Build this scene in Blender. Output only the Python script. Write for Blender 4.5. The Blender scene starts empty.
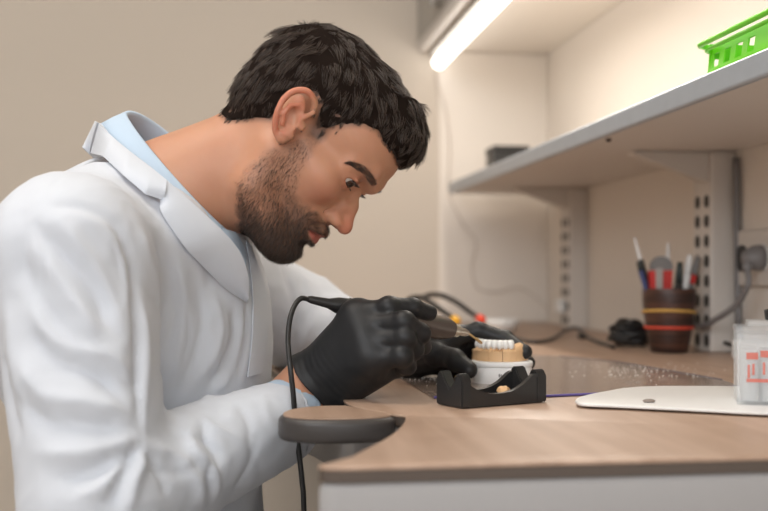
import bpy, bmesh, math, random
import numpy as np
from mathutils import Vector, Matrix, noise
random.seed(7)
rng = np.random.default_rng(11)
PI = math.pi
S = bpy.context.scene
COL = S.collection
# ---------------------------------------------------------------- camera
F = 1067.0                                  # focal length in pixels of the 768 wide frame
TH = math.atan(144 / F)                     # heading, to the right of the wall direction
CZ = 1.005                                  # camera height
DZ = 0.88                                   # worktop height
cam = bpy.data.cameras.new('camera')
camo = bpy.data.objects.new('camera', cam); COL.objects.link(camo)
camo.location = (0, 0, CZ); camo.rotation_euler = (PI / 2, 0, -TH)
cam.sensor_width = 36; cam.lens = F / 768 * 36; cam.shift_y = 16.5 / 768
cam.clip_start = 0.05
cam.dof.use_dof = True; cam.dof.focus_distance = 1.06; cam.dof.aperture_fstop = 3.7
S.camera = camo
# ---------------------------------------------------------------- world, lights, exposure
S.view_settings.view_transform = 'Standard'; S.view_settings.look = 'None'
S.view_settings.gamma = 1; S.view_settings.use_curve_mapping = False
S.view_settings.exposure = -0.08
S.cycles.use_denoising = True
S.cycles.max_bounces = 8
w = bpy.data.worlds.new('world'); S.world = w; w.use_nodes = True
w.node_tree.nodes['Background'].inputs[0].default_value = (1, 0.93, 0.86, 1)
w.node_tree.nodes['Background'].inputs[1].default_value = 0.25
def area(name, loc, target, size, power, col, sy=None):
    l = bpy.data.lights.new(name, 'AREA'); l.energy = power; l.color = col
    l.size = size
    if sy: l.shape = 'RECTANGLE'; l.size_y = sy
    o = bpy.data.objects.new(name, l); COL.objects.link(o); o.location = loc
    d = Vector(target) - Vector(loc)
    o.rotation_euler = d.to_track_quat('-Z', 'Y').to_euler()
    return o
area('window_daylight', (-1.25, -1.0, 2.15), (0.0, 1.1, 1.0), 1.3, 31, (0.92, 0.96, 1.0), 1.1)
area('added_fill_light', (0.25, -1.5, 1.45), (0.0, 1.1, 0.95), 1.1, 9, (0.90, 0.95, 1.0), 0.9)  # unseen fill lamp added from the front to even out the light
area('ceiling_lamp_light', (-0.5, 0.9, 2.52), (-0.5, 0.9, 0), 1.0, 13, (1.0, 0.93, 0.84), 0.6)
area('strip_lamp_light', (0.482, 1.75, 1.498), (0.50, 1.75, 0.5), 1.1, 3.2, (1.0, 0.92, 0.82), 0.04)
# the strip lamp lights along its own length (size is along X, so turn it)
bpy.data.objects['strip_lamp_light'].rotation_euler = (0, 0, PI / 2)
# ---------------------------------------------------------------- view frame helpers
RV = Vector((math.cos(TH), -math.sin(TH), 0)); FV = Vector((math.sin(TH), math.cos(TH), 0)); ZV = Vector((0, 0, 1))
CP = Vector((0, 0, CZ))
def W(px, py, d):                            # a point seen at px, py and d metres away along the view
    return CP + FV * d + RV * ((px - 384) / F * d) + ZV * ((272 - py) / F * d)
def onz(px, py, z=DZ):                       # the same, on a horizontal plane
    return W(px, py, (CZ - z) * F / (py - 272))
def onx(px, py, X):                          # the same, on a plane parallel to the right wall
    r = (px - 384) / F
    return W(px, py, X / (math.sin(TH) + r * math.cos(TH)))
def A3(v): return np.array([v[0], v[1], v[2]], dtype=np.float32)
# ---------------------------------------------------------------- object helpers
def tag(o, label=None, cat=None, group=None, kind=None):
    if label: o['label'] = label
    if cat: o['category'] = cat
    if group: o['group'] = group
    if kind: o['kind'] = kind
    return o
def empty(name, loc=(0, 0, 0), label=None, cat=None, group=None, rz=0):
    o = bpy.data.objects.new(name, None); COL.objects.link(o)
    o.location = loc; o.rotation_euler = (0, 0, rz); o.empty_display_size = 0.05
    return tag(o, label, cat, group)
def link(name, me, m, parent=None, smooth=False):
    o = bpy.data.objects.new(name, me); COL.objects.link(o)
    if m is not None and len(me.materials) == 0: me.materials.append(m)
    if smooth: me.polygons.foreach_set('use_smooth', [True] * len(me.polygons))
    if parent is not None:
        o.parent = parent
        bpy.context.view_layer.update()
        o.matrix_parent_inverse = parent.matrix_world.inverted()
    return o
def frombm(name, bm, m, parent=None, smooth=False):
    me = bpy.data.meshes.new(name); bm.to_mesh(me); bm.free()
    return link(name, me, m, parent, smooth)
def autosmooth(o, ang=40):
    me = o.data
    me.polygons.foreach_set('use_smooth', [True] * len(me.polygons))
    bm = bmesh.new(); bm.from_mesh(me)
    for e in bm.edges:
        if len(e.link_faces) == 2 and e.calc_face_angle() > math.radians(ang): e.smooth = False
    bm.to_mesh(me); bm.free(); return o
def bbox(bm, lo, hi, bev=0.0, seg=2, M=None):
    r = bmesh.ops.create_cube(bm, size=1.0)
    vs = r['verts']
    for v in vs:
        v.co = Vector(((lo[i] + hi[i]) / 2 + v.co[i] * (hi[i] - lo[i]) for i in range(3)))
    if bev:
        es = list({e for v in vs for e in v.link_edges})
        rb = bmesh.ops.bevel(bm, geom=es, offset=bev, segments=seg, affect='EDGES', profile=0.5)
        vs = list({v for f in rb['faces'] for v in f.verts} | {v for v in vs if v.is_valid})
    if M is not None:
        for v in vs: v.co = M @ v.co
    return vs
def prism(bm, pts, z0, z1, bev=0.0, seg=2):
    b = [bm.verts.new((p[0], p[1], z0)) for p in pts]; t = [bm.verts.new((p[0], p[1], z1)) for p in pts]
    n = len(pts)
    fb = bm.faces.new(list(reversed(b))); ft = bm.faces.new(t)
    for i in range(n): bm.faces.new((b[i], b[(i + 1) % n], t[(i + 1) % n], t[i]))
    bmesh.ops.recalc_face_normals(bm, faces=bm.faces[:])
    if bev:
        es = [e for e in ft.edges] + [e for e in fb.edges]
        bmesh.ops.bevel(bm, geom=es, offset=bev, segments=seg, affect='EDGES', profile=0.5)
def lathe(bm, prof, n=40, M=None):
    rings = []
    for r, z in prof:
        if r < 1e-6: rings.append([bm.verts.new((0, 0, z))])
        else: rings.append([bm.verts.new((r * math.cos(2 * PI * k / n), r * math.sin(2 * PI * k / n), z)) for k in range(n)])
    for a, b in zip(rings, rings[1:]):
        for k in range(n):
            k2 = (k + 1) % n
            if len(a) == 1 and len(b) == 1: continue
            if len(a) == 1: bm.faces.new((a[0], b[k2], b[k]))
            elif len(b) == 1: bm.faces.new((a[k], a[k2], b[0]))
            else: bm.faces.new((a[k], a[k2], b[k2], b[k]))
    if M is not None:
        for R in rings:
            for v in R: v.co = M @ v.co
def crom(pts, n=8):
    P = [Vector(p) for p in pts]; out = []
    Q = [P[0] * 2 - P[1]] + P + [P[-1] * 2 - P[-2]]
    for i in range(1, len(Q) - 2):
        for k in range(n):
            t = k / n
            a, b, c, d = Q[i - 1], Q[i], Q[i + 1], Q[i + 2]
            out.append(0.5 * ((2 * b) + (c - a) * t + (2 * a - 5 * b + 4 * c - d) * t * t + (3 * b - a - 3 * c + d) * t ** 3))
    out.append(P[-1]); return out
def tube(bm, pts, r, n=10, cap=True):
    """r: a number or a list of radii per point"""
    P = [Vector(p) for p in pts]; N = len(P)
    R = r if isinstance(r, (list, tuple)) else [r] * N
    t0 = (P[1] - P[0]).normalized(); u = t0.orthogonal().normalized()
    rings = []
    for i in range(N):
        t = (P[min(i + 1, N - 1)] - P[max(i - 1, 0)]).normalized()
        u = (u - t * u.dot(t)).normalized(); v = t.cross(u)
        rings.append([bm.verts.new(P[i] + (u * math.cos(2 * PI * k / n) + v * math.sin(2 * PI * k / n)) * R[i]) for k in range(n)])
    for a, b in zip(rings, rings[1:]):
        for k in range(n): bm.faces.new((a[k], a[(k + 1) % n], b[(k + 1) % n], b[k]))
    if cap:
        bm.faces.new(list(reversed(rings[0]))); bm.faces.new(rings[-1])
def axis_matrix(o, d):                        # local +Z goes along d, origin at o
    q = Vector(d).to_track_quat('Z', 'Y')
    return Matrix.Translation(o) @ q.to_matrix().to_4x4()
# ---------------------------------------------------------------- materials
def mat(name, col, rough=0.6, metal=0.0, spec=0.5, bump=None, var=None, **kw):
    m = bpy.data.materials.new(name); m.use_nodes = True
    nt = m.node_tree; b = nt.nodes['Principled BSDF']
    b.inputs['Base Color'].default_value = (*col, 1); b.inputs['Roughness'].default_value = rough
    b.inputs['Metallic'].default_value = metal; b.inputs['Specular IOR Level'].default_value = spec
    for k, v in kw.items(): b.inputs[k.replace('_', ' ')].default_value = v
    tc = nt.nodes.new('ShaderNodeTexCoord')
    if var:                                  # (scale, amount): gentle mottling of the colour
        nz = nt.nodes.new('ShaderNodeTexNoise'); nz.inputs['Scale'].default_value = var[0]; nz.inputs['Detail'].default_value = 6
        nt.links.new(tc.outputs['Object'], nz.inputs['Vector'])
        mx = nt.nodes.new('ShaderNodeMix'); mx.data_type = 'RGBA'
        mx.inputs[6].default_value = (*[c * (1 - var[1]) for c in col], 1); mx.inputs[7].default_value = (*[min(1, c * (1 + var[1])) for c in col], 1)
        nt.links.new(nz.outputs['Fac'], mx.inputs[0]); nt.links.new(mx.outputs[2], b.inputs['Base Color'])
    if bump:                                 # (scale, strength, distance)
        nz = nt.nodes.new('ShaderNodeTexNoise'); nz.inputs['Scale'].default_value = bump[0]; nz.inputs['Detail'].default_value = 4
        nt.links.new(tc.outputs['Object'], nz.inputs['Vector'])
        bp = nt.nodes.new('ShaderNodeBump'); bp.inputs['Strength'].default_value = bump[1]; bp.inputs['Distance'].default_value = bump[2]
        nt.links.new(nz.outputs['Fac'], bp.inputs['Height']); nt.links.new(bp.outputs[0], b.inputs['Normal'])
    return m
# ---------------------------------------------------------------- implicit surfaces
def smin(a, b, k):
    h = np.maximum(k - np.abs(a - b), 0) / k
    return np.minimum(a, b) - h * h * k * 0.25
def smax(a, b, k): return -smin(-a, -b, k)
def s_ell(P, c, r, R=None):
    q = P - np.asarray(c, np.float32)
    if R is not None: q = q @ np.asarray(R, np.float32)      # columns of R are the ellipsoid's axes
    r = np.asarray(r, np.float32)
    k0 = np.sqrt((q / r * (q / r)).sum(1)); k1 = np.sqrt((q / (r * r) * (q / (r * r))).sum(1)) + 1e-9
    return k0 * (k0 - 1) / k1
def s_cap(P, a, b, ra, rb):
    a = np.asarray(a, np.float32); b = np.asarray(b, np.float32); ba = b - a
    h = np.clip(((P - a) @ ba) / (ba @ ba), 0, 1)
    q = P - a - h[:, None] * ba
    return np.sqrt((q * q).sum(1)) - (ra + (rb - ra) * h)
def s_chain(P, pts, rs, k=0.004):
    d = None
    for i in range(len(pts) - 1):
        e = s_cap(P, pts[i], pts[i + 1], rs[i], rs[i + 1])
        d = e if d is None else smin(d, e, k)
    return d
def vnoise(P, s, seed=0):                     # cheap smooth noise from sines
    x, y, z = P[:, 0] * s + seed * 1.7, P[:, 1] * s + seed * 2.3, P[:, 2] * s - seed
    return (np.sin(x + 1.7 * np.sin(y * 0.9 + z * 0.6)) + np.sin(y * 1.1 + 1.3 * np.sin(z * 1.2 - x * 0.4)) + np.sin(z * 0.95 + 1.5 * np.sin(x * 1.1 + y * 0.3))) / 3
def surf(fn, lo, hi, h):
    """naive surface nets over fn(points) -> distance, evaluated only near the surface"""
    B = 8
    lo = np.asarray(lo, np.float64); hi = np.asarray(hi, np.float64)
    nb = np.ceil((hi - lo) / (h * B)).astype(int) + 1
    n = nb * B
    c = [lo[i] + (np.arange(nb[i]) + 0.5) * B * h - 0.5 * h for i in range(3)]
    G = np.stack(np.meshgrid(*c, indexing='ij'), -1).reshape(-1, 3).astype(np.float32)
    fv = fn(G).reshape(nb)
    V = np.repeat(np.repeat(np.repeat(np.where(fv < 0, -1, 1).astype(np.float32), B, 0), B, 1), B, 2)
    act = np.argwhere(np.abs(fv) < B * h * 1.25)
    off = np.stack(np.meshgrid(*[np.arange(B)] * 3, indexing='ij'), -1).reshape(-1, 3)
    for s in range(0, len(act), 3000):
        ii = (act[s:s + 3000, None, :] * B + off[None]).reshape(-1, 3)
        V[ii[:, 0], ii[:, 1], ii[:, 2]] = fn((lo + ii * h).astype(np.float32))
    sg = V < 0
    cnt = np.zeros(tuple(x - 1 for x in n), np.int8)
    corners = [(a, b, c_) for a in (0, 1) for b in (0, 1) for c_ in (0, 1)]
    for a, b, c_ in corners: cnt += sg[a:n[0] - 1 + a, b:n[1] - 1 + b, c_:n[2] - 1 + c_]
    cells = np.argwhere((cnt > 0) & (cnt < 8))
    idx = -np.ones(cnt.shape, np.int32); idx[cells[:, 0], cells[:, 1], cells[:, 2]] = np.arange(len(cells))
    val = {q: V[cells[:, 0] + q[0], cells[:, 1] + q[1], cells[:, 2] + q[2]] for q in corners}
    acc = np.zeros((len(cells), 3)); wgt = np.zeros(len(cells))
    for q in corners:
        for ax in range(3):
            if q[ax] == 0:
                r = list(q); r[ax] = 1; r = tuple(r)
                v0, v1 = val[q], val[r]; m = (v0 < 0) != (v1 < 0)
                t = np.where(m, v0 / np.where(m, v0 - v1, 1), 0)
                p = np.tile(np.array(q, float), (len(cells), 1)); p[:, ax] += t
                acc += p * m[:, None]; wgt += m
    verts = lo + (cells + acc / wgt[:, None]) * h
    quads = []
    for ax in range(3):
        b_, c_ = (ax + 1) % 3, (ax + 2) % 3
        s0 = [slice(1, n[i] - 1) for i in range(3)]; s1 = list(s0)
        s0[ax] = slice(0, n[ax] - 1); s1[ax] = slice(1, n[ax])
        A_, B_ = sg[tuple(s0)], sg[tuple(s1)]
        for pos in (True, False):
            e = np.argwhere(A_ & ~B_) if pos else np.argwhere(~A_ & B_)
            if len(e) == 0: continue
            base = e.copy(); base[:, b_] += 1; base[:, c_] += 1
            def at(db, dc):
                k = base.copy(); k[:, b_] -= db; k[:, c_] -= dc
                return idx[k[:, 0], k[:, 1], k[:, 2]]
            q4 = np.stack([at(1, 1), at(0, 1), at(0, 0), at(1, 0)], 1)
            if not pos: q4 = q4[:, ::-1]
            quads.append(q4)
    Q = np.concatenate(quads); Q = Q[(Q >= 0).all(1)]
    return verts.astype(np.float32), Q
def npmesh(name, V, Q):
    me = bpy.data.meshes.new(name)
    me.vertices.add(len(V)); me.vertices.foreach_set('co', np.ascontiguousarray(V, np.float32).ravel())
    k = Q.shape[1]
    me.loops.add(Q.size); me.loops.foreach_set('vertex_index', np.ascontiguousarray(Q, np.int32).ravel())
    me.polygons.add(len(Q)); me.polygons.foreach_set('loop_start', np.arange(0, Q.size, k, dtype=np.int32))
    me.polygons.foreach_set('loop_total', np.full(len(Q), k, np.int32))
    me.polygons.foreach_set('use_smooth', np.ones(len(Q), bool))
    me.update(calc_edges=True); me.validate()
    return me
def vnormals(V, Q):
    a = V[Q[:, 2]] - V[Q[:, 0]]; b = V[Q[:, 3]] - V[Q[:, 1]]
    fn_ = np.cross(a, b); N = np.zeros_like(V)
    for k in range(4): np.add.at(N, Q[:, k], fn_)
    return N / (np.linalg.norm(N, axis=1, keepdims=True) + 1e-12)
def relax(V, Q, it=1, lam=0.5):
    for _ in range(it):
        s = np.zeros_like(V); c = np.zeros(len(V), np.float32)
        for k in range(4):
            i, j = Q[:, k], Q[:, (k + 1) % 4]
            np.add.at(s, i, V[j]); np.add.at(c, i, 1)
            np.add.at(s, j, V[i]); np.add.at(c, j, 1)
        V = V + lam * (s / c[:, None] - V)
    return V
# ================================================================ THE SETTING
WX = 0.762; WY = 2.60; SB = CZ + 0.187; ST = SB + 0.025
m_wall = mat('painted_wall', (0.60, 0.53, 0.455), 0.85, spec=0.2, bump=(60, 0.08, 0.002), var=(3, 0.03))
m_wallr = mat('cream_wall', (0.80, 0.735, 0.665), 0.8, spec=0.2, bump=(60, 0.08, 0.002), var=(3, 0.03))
m_ceil = mat('ceiling_paint', (0.75, 0.73, 0.70), 0.9)
m_floor = mat('floor_vinyl', (0.42, 0.36, 0.30), 0.5, var=(12, 0.12))
def struct(name, lo, hi, m):
    bm = bmesh.new(); bbox(bm, lo, hi); return tag(frombm(name, bm, m), kind='structure')
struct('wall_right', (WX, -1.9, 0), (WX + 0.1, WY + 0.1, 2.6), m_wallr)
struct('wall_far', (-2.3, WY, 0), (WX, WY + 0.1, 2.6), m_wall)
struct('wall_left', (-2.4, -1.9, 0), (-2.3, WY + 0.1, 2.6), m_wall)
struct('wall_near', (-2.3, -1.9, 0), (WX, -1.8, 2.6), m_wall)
struct('floor', (-2.4, -1.9, -0.05), (WX + 0.1, WY + 0.1, 0), m_floor)
struct('ceiling', (-2.4, -1.9, 2.6), (WX + 0.1, WY + 0.1, 2.65), m_ceil)
struct('trim_1', (0.487, WY - 0.010, DZ + 0.001), (WX - 0.001, WY, 1.548), m_wallr)
struct('baseboard_far', (-2.3, WY - 0.012, 0), (0.02, WY, 0.07), m_ceil)

# ================================================================ WORKBENCH
def m_wood():
    m = mat('oak_laminate', (0.55, 0.40, 0.30), 0.38, spec=0.45)
    nt = m.node_tree; b = nt.nodes['Principled BSDF']
    tc = nt.nodes['Texture Coordinate']; mp = nt.nodes.new('ShaderNodeMapping')
    mp.inputs['Scale'].default_value = (30, 2.2, 2)
    n1 = nt.nodes.new('ShaderNodeTexNoise'); n1.inputs['Scale'].default_value = 1.6; n1.inputs['Detail'].default_value = 8; n1.inputs['Distortion'].default_value = 0.7
    cr = nt.nodes.new('ShaderNodeValToRGB')
    cr.color_ramp.elements[0].position = 0.3; cr.color_ramp.elements[0].color = (0.38, 0.25, 0.175, 1)
    cr.color_ramp.elements[1].position = 0.72; cr.color_ramp.elements[1].color = (0.51, 0.36, 0.27, 1)
    nt.links.new(tc.outputs['Object'], mp.inputs[0]); nt.links.new(mp.outputs[0], n1.inputs['Vector'])
    nt.links.new(n1.outputs['Fac'], cr.inputs[0]); nt.links.new(cr.outputs[0], b.inputs['Base Color'])
    n2 = nt.nodes.new('ShaderNodeTexNoise'); n2.inputs['Scale'].default_value = 14
    mr = nt.nodes.new('ShaderNodeMapRange'); mr.inputs[3].default_value = 0.28; mr.inputs[4].default_value = 0.5
    nt.links.new(tc.outputs['Object'], n2.inputs['Vector']); nt.links.new(n2.outputs['Fac'], mr.inputs[0]); nt.links.new(mr.outputs[0], b.inputs['Roughness'])
    return m
M_WOOD = m_wood()
m_edge = mat('dark_brown_strip', (0.10, 0.075, 0.06), 0.5)
m_grey = mat('grey_panel', (0.35, 0.335, 0.33), 0.5, var=(5, 0.05))
m_dkgrey = mat('dark_grey_rubber', (0.052, 0.045, 0.042), 0.42)
rec = crom([(0.04, 1.40, 0), (0.052, 1.30, 0), (0.082, 1.20, 0), (0.098, 1.10, 0), (0.104, 1.0, 0), (0.132, 0.935, 0), (0.142, 0.912, 0), (0.118, 0.82, 0), (0.075, 0.72, 0)], 5)
outline = [(0.064, 0.682), (0.74, 0.682), (0.76, 0.684), (0.76, 2.588), (0.04, 2.588)] + [(p.x, p.y) for p in rec] + [(0.050, 0.690), (0.054, 0.685)]
wt = empty('worktop', (0.4, 1.6, DZ), 'oak laminate worktop running along the right wall with a curved cut-out', 'worktop')
bm = bmesh.new(); prism(bm, outline, DZ - 0.003, DZ, 0.0012); autosmooth(frombm('work_surface', bm, M_WOOD, wt), 50)
def shrink(pts, k):
    c = []; n = len(pts)
    for i in range(n):
        a = Vector(pts[i - 1]); b = Vector(pts[i]); d = Vector(pts[(i + 1) % n])
        t = (d - a).normalized(); c.append((b.x - t.y * k, b.y + t.x * k))
    return c
bm = bmesh.new(); prism(bm, shrink(outline, 0.001), DZ - 0.011, DZ - 0.0032); frombm('dark_strip', bm, m_edge, wt)  # dark brown strip between the work surface and the apron
bm = bmesh.new(); prism(bm, shrink(outline, 0.001), DZ - 0.085, DZ - 0.0112, 0.004); autosmooth(frombm('apron', bm, m_grey, wt), 50)
bc = empty('bench_cabinet', (0.55, 1.6, 0), 'grey bench cabinet and end panel under the oak worktop', 'cabinet')
bm = bmesh.new(); bbox(bm, (0.40, 0.72, 0.0), (0.755, 2.58, DZ - 0.086), 0.003); frombm('carcass', bm, m_grey, bc)
bm = bmesh.new(); bbox(bm, (0.056, 0.688, 0.0), (0.755, 0.712, DZ - 0.086), 0.003); frombm('end_panel', bm, m_grey, bc)
for k in range(4):
    y0 = 0.74 + k * 0.455
    bm = bmesh.new(); bbox(bm, (0.382, y0, 0.1), (0.399, y0 + 0.44, 0.76), 0.002); dr = frombm('door', bm, m_grey, bc)
    bm = bmesh.new(); tube(bm, [(0.372, y0 + 0.38, 0.5), (0.362, y0 + 0.38, 0.5), (0.362, y0 + 0.38, 0.62), (0.372, y0 + 0.38, 0.62)], 0.004); frombm('handle', bm, m_dkgrey, dr)
# armrest pad
hr = empty('armrest', (0.09, 0.95, DZ), 'wood-topped dark grey armrest jutting from the worktop cut-out under the right forearm', 'armrest')
pad = crom([(0.135, 0.926, 0), (0.138, 0.905, 0), (0.118, 0.893, 0), (0.085, 0.889, 0), (0.055, 0.895, 0), (0.036, 0.91, 0), (0.030, 0.93, 0), (0.036, 0.958, 0), (0.052, 0.981, 0), (0.075, 0.993, 0), (0.1, 0.992, 0)], 4)
padp = [(p.x + 0.003 - 0.008 * max(0, (p.x - 0.03) / 0.11), 0.993 + (p.y - 0.993) * 0.91) for p in pad][::-1]
bm = bmesh.new(); prism(bm, padp, DZ - 0.021, DZ - 0.0005, 0.005, 4); autosmooth(frombm('rim', bm, m_dkgrey, hr), 60)
bm = bmesh.new(); prism(bm, padp, DZ - 0.0004, DZ + 0.0008, 0.0)
for v in bm.verts:
    v.co.x = 0.088 + (v.co.x - 0.088) * 0.92; v.co.y = 0.947 + (v.co.y - 0.947) * 0.92
frombm('top_veneer', bm, M_WOOD, hr)

# ================================================================ SHELF AND UPRIGHTS
m_shelf = mat('white_shelf_board', (0.70, 0.66, 0.62), 0.5, var=(4, 0.04))
m_steel = mat('grey_shelf_edging', (0.40, 0.44, 0.49), 0.30, metal=0.25, var=(40, 0.08))
m_white = mat('cream_powder_coat', (0.66, 0.61, 0.56), 0.5)
m_hole = mat('dark_slot', (0.05, 0.045, 0.04), 0.7)
sh = empty('wall_shelf', (0.63, 1.2, SB), 'long white wall shelf with a grey front edging above the worktop', 'shelf')
bm = bmesh.new(); bbox(bm, (0.503, 0.15, SB), (0.760, 2.505, ST), 0.001); frombm('shelf_board', bm, m_shelf, sh)
bm = bmesh.new(); bbox(bm, (0.494, 0.15, SB - 0.001), (0.5028, 2.506, ST + 0.001), 0.004, 4); frombm('front_edging', bm, m_steel, sh)
bm = bmesh.new(); lathe(bm, [(0, 0), (0.004, 0), (0.0035, -0.004), (0, -0.005)], 12, Matrix.Translation((0.512, 1.44, SB)))
frombm('screw', bm, m_hole, sh)
def upright(y0, lbl):
    t = empty('shelf_upright', (0.741, y0 + 0.033, DZ), lbl, 'shelf upright', 'slotted uprights under the shelf')
    bm = bmesh.new(); bbox(bm, (0.720, y0, DZ + 0.0005), (0.761, y0 + 0.066, SB - 0.001), 0.003, 3); frombm('channel', bm, m_white, t)
    for c in (0.016, 0.049):
        for k in range(8):
            bm = bmesh.new()
            z = DZ + 0.018 + k * 0.031
            pts = [(0, 0.0088 * math.cos(a), z + 0.0015 * (1 if math.sin(a) > 0 else -1) + 0.0085 * math.sin(a)) for a in [i * PI / 8 + 0.01 for i in range(16)]]
            f = [bm.verts.new((0.7192, y0 + c + p[1], p[2])) for p in pts]; g = [bm.verts.new((0.7205, y0 + c + p[1], p[2])) for p in pts]
            bm.faces.new(f)
            for i in range(16): bm.faces.new((f[i], g[i], g[(i + 1) % 16], f[(i + 1) % 16]))
            frombm('slot', bm, m_hole, t)
    tri = [(0.598, SB - 0.0012), (0.720, SB - 0.0012), (0.720, SB - 0.048), (0.700, SB - 0.041), (0.602, SB - 0.006)]
    bm = bmesh.new(); f = [bm.verts.new((x, y0 + 0.012, z)) for x, z in tri]; g = [bm.verts.new((x, y0 + 0.036, z)) for x, z in tri]
    bm.faces.new(f); bm.faces.new(g[::-1])
    for i in range(5): bm.faces.new((f[i], g[i], g[(i + 1) % 5], f[(i + 1) % 5]))
    bmesh.ops.recalc_face_normals(bm, faces=bm.faces[:]); frombm('bracket', bm, m_white, t)
    return t
u1 = upright(1.563, 'nearer slotted cream shelf upright with bracket, behind the pencil cup')
u2 = upright(2.275, 'farther slotted cream shelf upright with bracket, near the far wall')
# wall cabinet and strip lamp
m_cab = mat('grey_cabinet_front', (0.40, 0.375, 0.34), 0.5, var=(4, 0.05))
m_cabw = mat('cabinet_underside', (0.84, 0.78, 0.71), 0.7)
wc = empty('wall_cabinet', (0.6, 1.4, 1.555), 'grey-fronted wall cabinet above the strip lamp', 'cabinet')
bm = bmesh.new(); bbox(bm, (0.452, 0.2, 1.550), (0.761, WY - 0.001, 2.3), 0.002); frombm('carcass', bm, m_cabw, wc)
for k in range(4):
    y0 = 0.2 + k * 0.5995
    bm = bmesh.new(); bbox(bm, (0.434, y0 + 0.002, 1.572), (0.451, y0 + 0.596, 2.3), 0.002); dr = frombm('door', bm, m_cab, wc)
    for ky, kz in ((0.245, 1.600), (0.30, 1.592)):
        bm = bmesh.new(); lathe(bm, [(0, 0), (0.006, 0), (0.006, 0.010), (0.014, 0.014), (0.015, 0.020), (0.010, 0.024), (0, 0.024)], 20, axis_matrix((0.434, y0 + ky, kz), (-1, 0, 0)))
        frombm('knob', bm, m_cab, dr, True)
bm = bmesh.new(); bbox(bm, (0.434, 0.2, 1.546), (0.4515, WY - 0.001, 1.571), 0.003); frombm('light_rail', bm, m_shelf, wc)
def m_emit(name, col, s):
    m = bpy.data.materials.new(name); m.use_nodes = True; nt = m.node_tree
    b = nt.nodes['Principled BSDF']; b.inputs['Base Color'].default_value = (*col, 1)
    b.inputs['Emission Color'].default_value = (*col, 1); b.inputs['Emission Strength'].default_value = s; return m
sl = empty('strip_lamp', (0.482, 1.9, 1.55), 'lit white strip lamp under the wall cabinet', 'lamp')
bm = bmesh.new(); bbox(bm, (0.460, 1.20, 1.536), (0.504, 2.585, 1.5495), 0.003); frombm('housing', bm, m_cab, sl)
bm = bmesh.new(); tube(bm, [(0.482, 1.215, 1.5175), (0.482, 1.222, 1.5175), (0.482, 2.568, 1.5175), (0.482, 2.58, 1.5175)], [0.008, 0.0155, 0.0155, 0.008], 20)
frombm('diffuser', bm, m_emit('lamp_diffuser', (1, 0.97, 0.92), 4), sl, True)
# fixtures and an added fill pane, out of frame, that light the room
struct('added_fill_pane', (-0.3, -1.798, 1.0), (0.7, -1.79, 1.9), m_emit('glowing_pane', (0.93, 0.96, 1), 1.2))  # no window known here: glowing pane added to go with the fill lamp
wn = struct('window_1', (-1.9, -1.798, 1.15), (-0.5, -1.79, 2.25), m_emit('glowing_pane', (0.93, 0.96, 1), 1.2))
cl = empty('ceiling_light', (-0.5, 0.9, 2.59), 'flat white ceiling light panel above the bench', 'lamp')
bm = bmesh.new(); bbox(bm, (-1.05, 0.57, 2.555), (0.05, 1.23, 2.5995), 0.004); frombm('frame', bm, m_shelf, cl)
bm = bmesh.new(); bbox(bm, (-1.02, 0.60, 2.550), (0.02, 1.20, 2.5545)); frombm('diffuser', bm, m_emit('panel_diffuser', (1, 0.95, 0.88), 2.5), cl)
# ================================================================ ON THE SHELF
m_green = mat('green_plastic', (0.19, 0.74, 0.02), 0.35, spec=0.5, Subsurface_Weight=0.2, Subsurface_Radius=(0.01, 0.02, 0.005))
bk = empty('basket', (0.57, 1.08, ST), 'bright green plastic basket with square holes on the wall shelf', 'basket')
def basket_ring(bm, z, xa, xb, ya, yb, r=0.018, n=6):
    pts = []
    for cx, cy, a0 in ((xb - r, yb - r, 0), (xa + r, yb - r, 90), (xa + r, ya + r, 180), (xb - r, ya + r, 270)):
        for k in range(n): a = math.radians(a0 + 90 * k / (n - 1)); pts.append((cx + r * math.cos(a), cy + r * math.sin(a), z))
    return pts
zb = ST + 0.0012
def wallpanel(bm, p0, p1, h, holes, hz0, hz1, off, tilt):
    """lattice wall between p0 and p1 (at the base) with square holes, thickness off, leaning outward by tilt"""
    p0 = Vector(p0); p1 = Vector(p1); L = (p1 - p0).length; d = (p1 - p0) / L; nrm = Vector((d.y, -d.x, 0))
    def q(s, z, t): return p0 + d * s + Vector((0, 0, z)) + nrm * (tilt * z / h + t)
    def slab(s0, s1, z0, z1):
        v = [bm.verts.new(q(s, z, t)) for t in (0, off) for s, z in ((s0, z0), (s1, z0), (s1, z1), (s0, z1))]
        for f in ((3, 2, 1, 0), (4, 5, 6, 7), (0, 1, 5, 4), (1, 2, 6, 5), (2, 3, 7, 6), (3, 0, 4, 7)): bm.faces.new([v[i] for i in f])
    slab(0, L, 0, hz0); slab(0, L, hz1, h)
    prev = 0
    for a, b in holes + [(L, L)]: slab(prev, a, hz0, hz1); prev = b
bm = bmesh.new()
x0, x1, y0, y1, hh = 0.516, 0.612, 0.80, 1.128, 0.039
bbox(bm, (x0, y0, ST + 0.0005), (x1, y1, ST + 0.002))
def hl(L, n, s=0.012): return [((i + 0.5) * L / n - s / 2, (i + 0.5) * L / n + s / 2) for i in range(n)]
wallpanel(bm, (x0, y1, zb), (x0, y0, zb), hh, [(0.010 + i * 0.027, 0.010 + i * 0.027 + 0.015) for i in range(4)], 0.012, 0.027, 0.002, -0.006)
wallpanel(bm, (x1, y0, zb), (x1, y1, zb), hh, hl(y1 - y0, 12), 0.011, 0.023, 0.002, -0.006)
wallpanel(bm, (x1, y1, zb), (x0, y1, zb), hh, hl(x1 - x0, 4), 0.011, 0.023, 0.002, -0.006)
wallpanel(bm, (x0, y0, zb), (x1, y0, zb), hh, hl(x1 - x0, 4), 0.011, 0.023, 0.002, -0.006)
bmesh.ops.recalc_face_normals(bm, faces=bm.faces[:]); frombm('lattice_wall', bm, m_green, bk)
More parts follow.
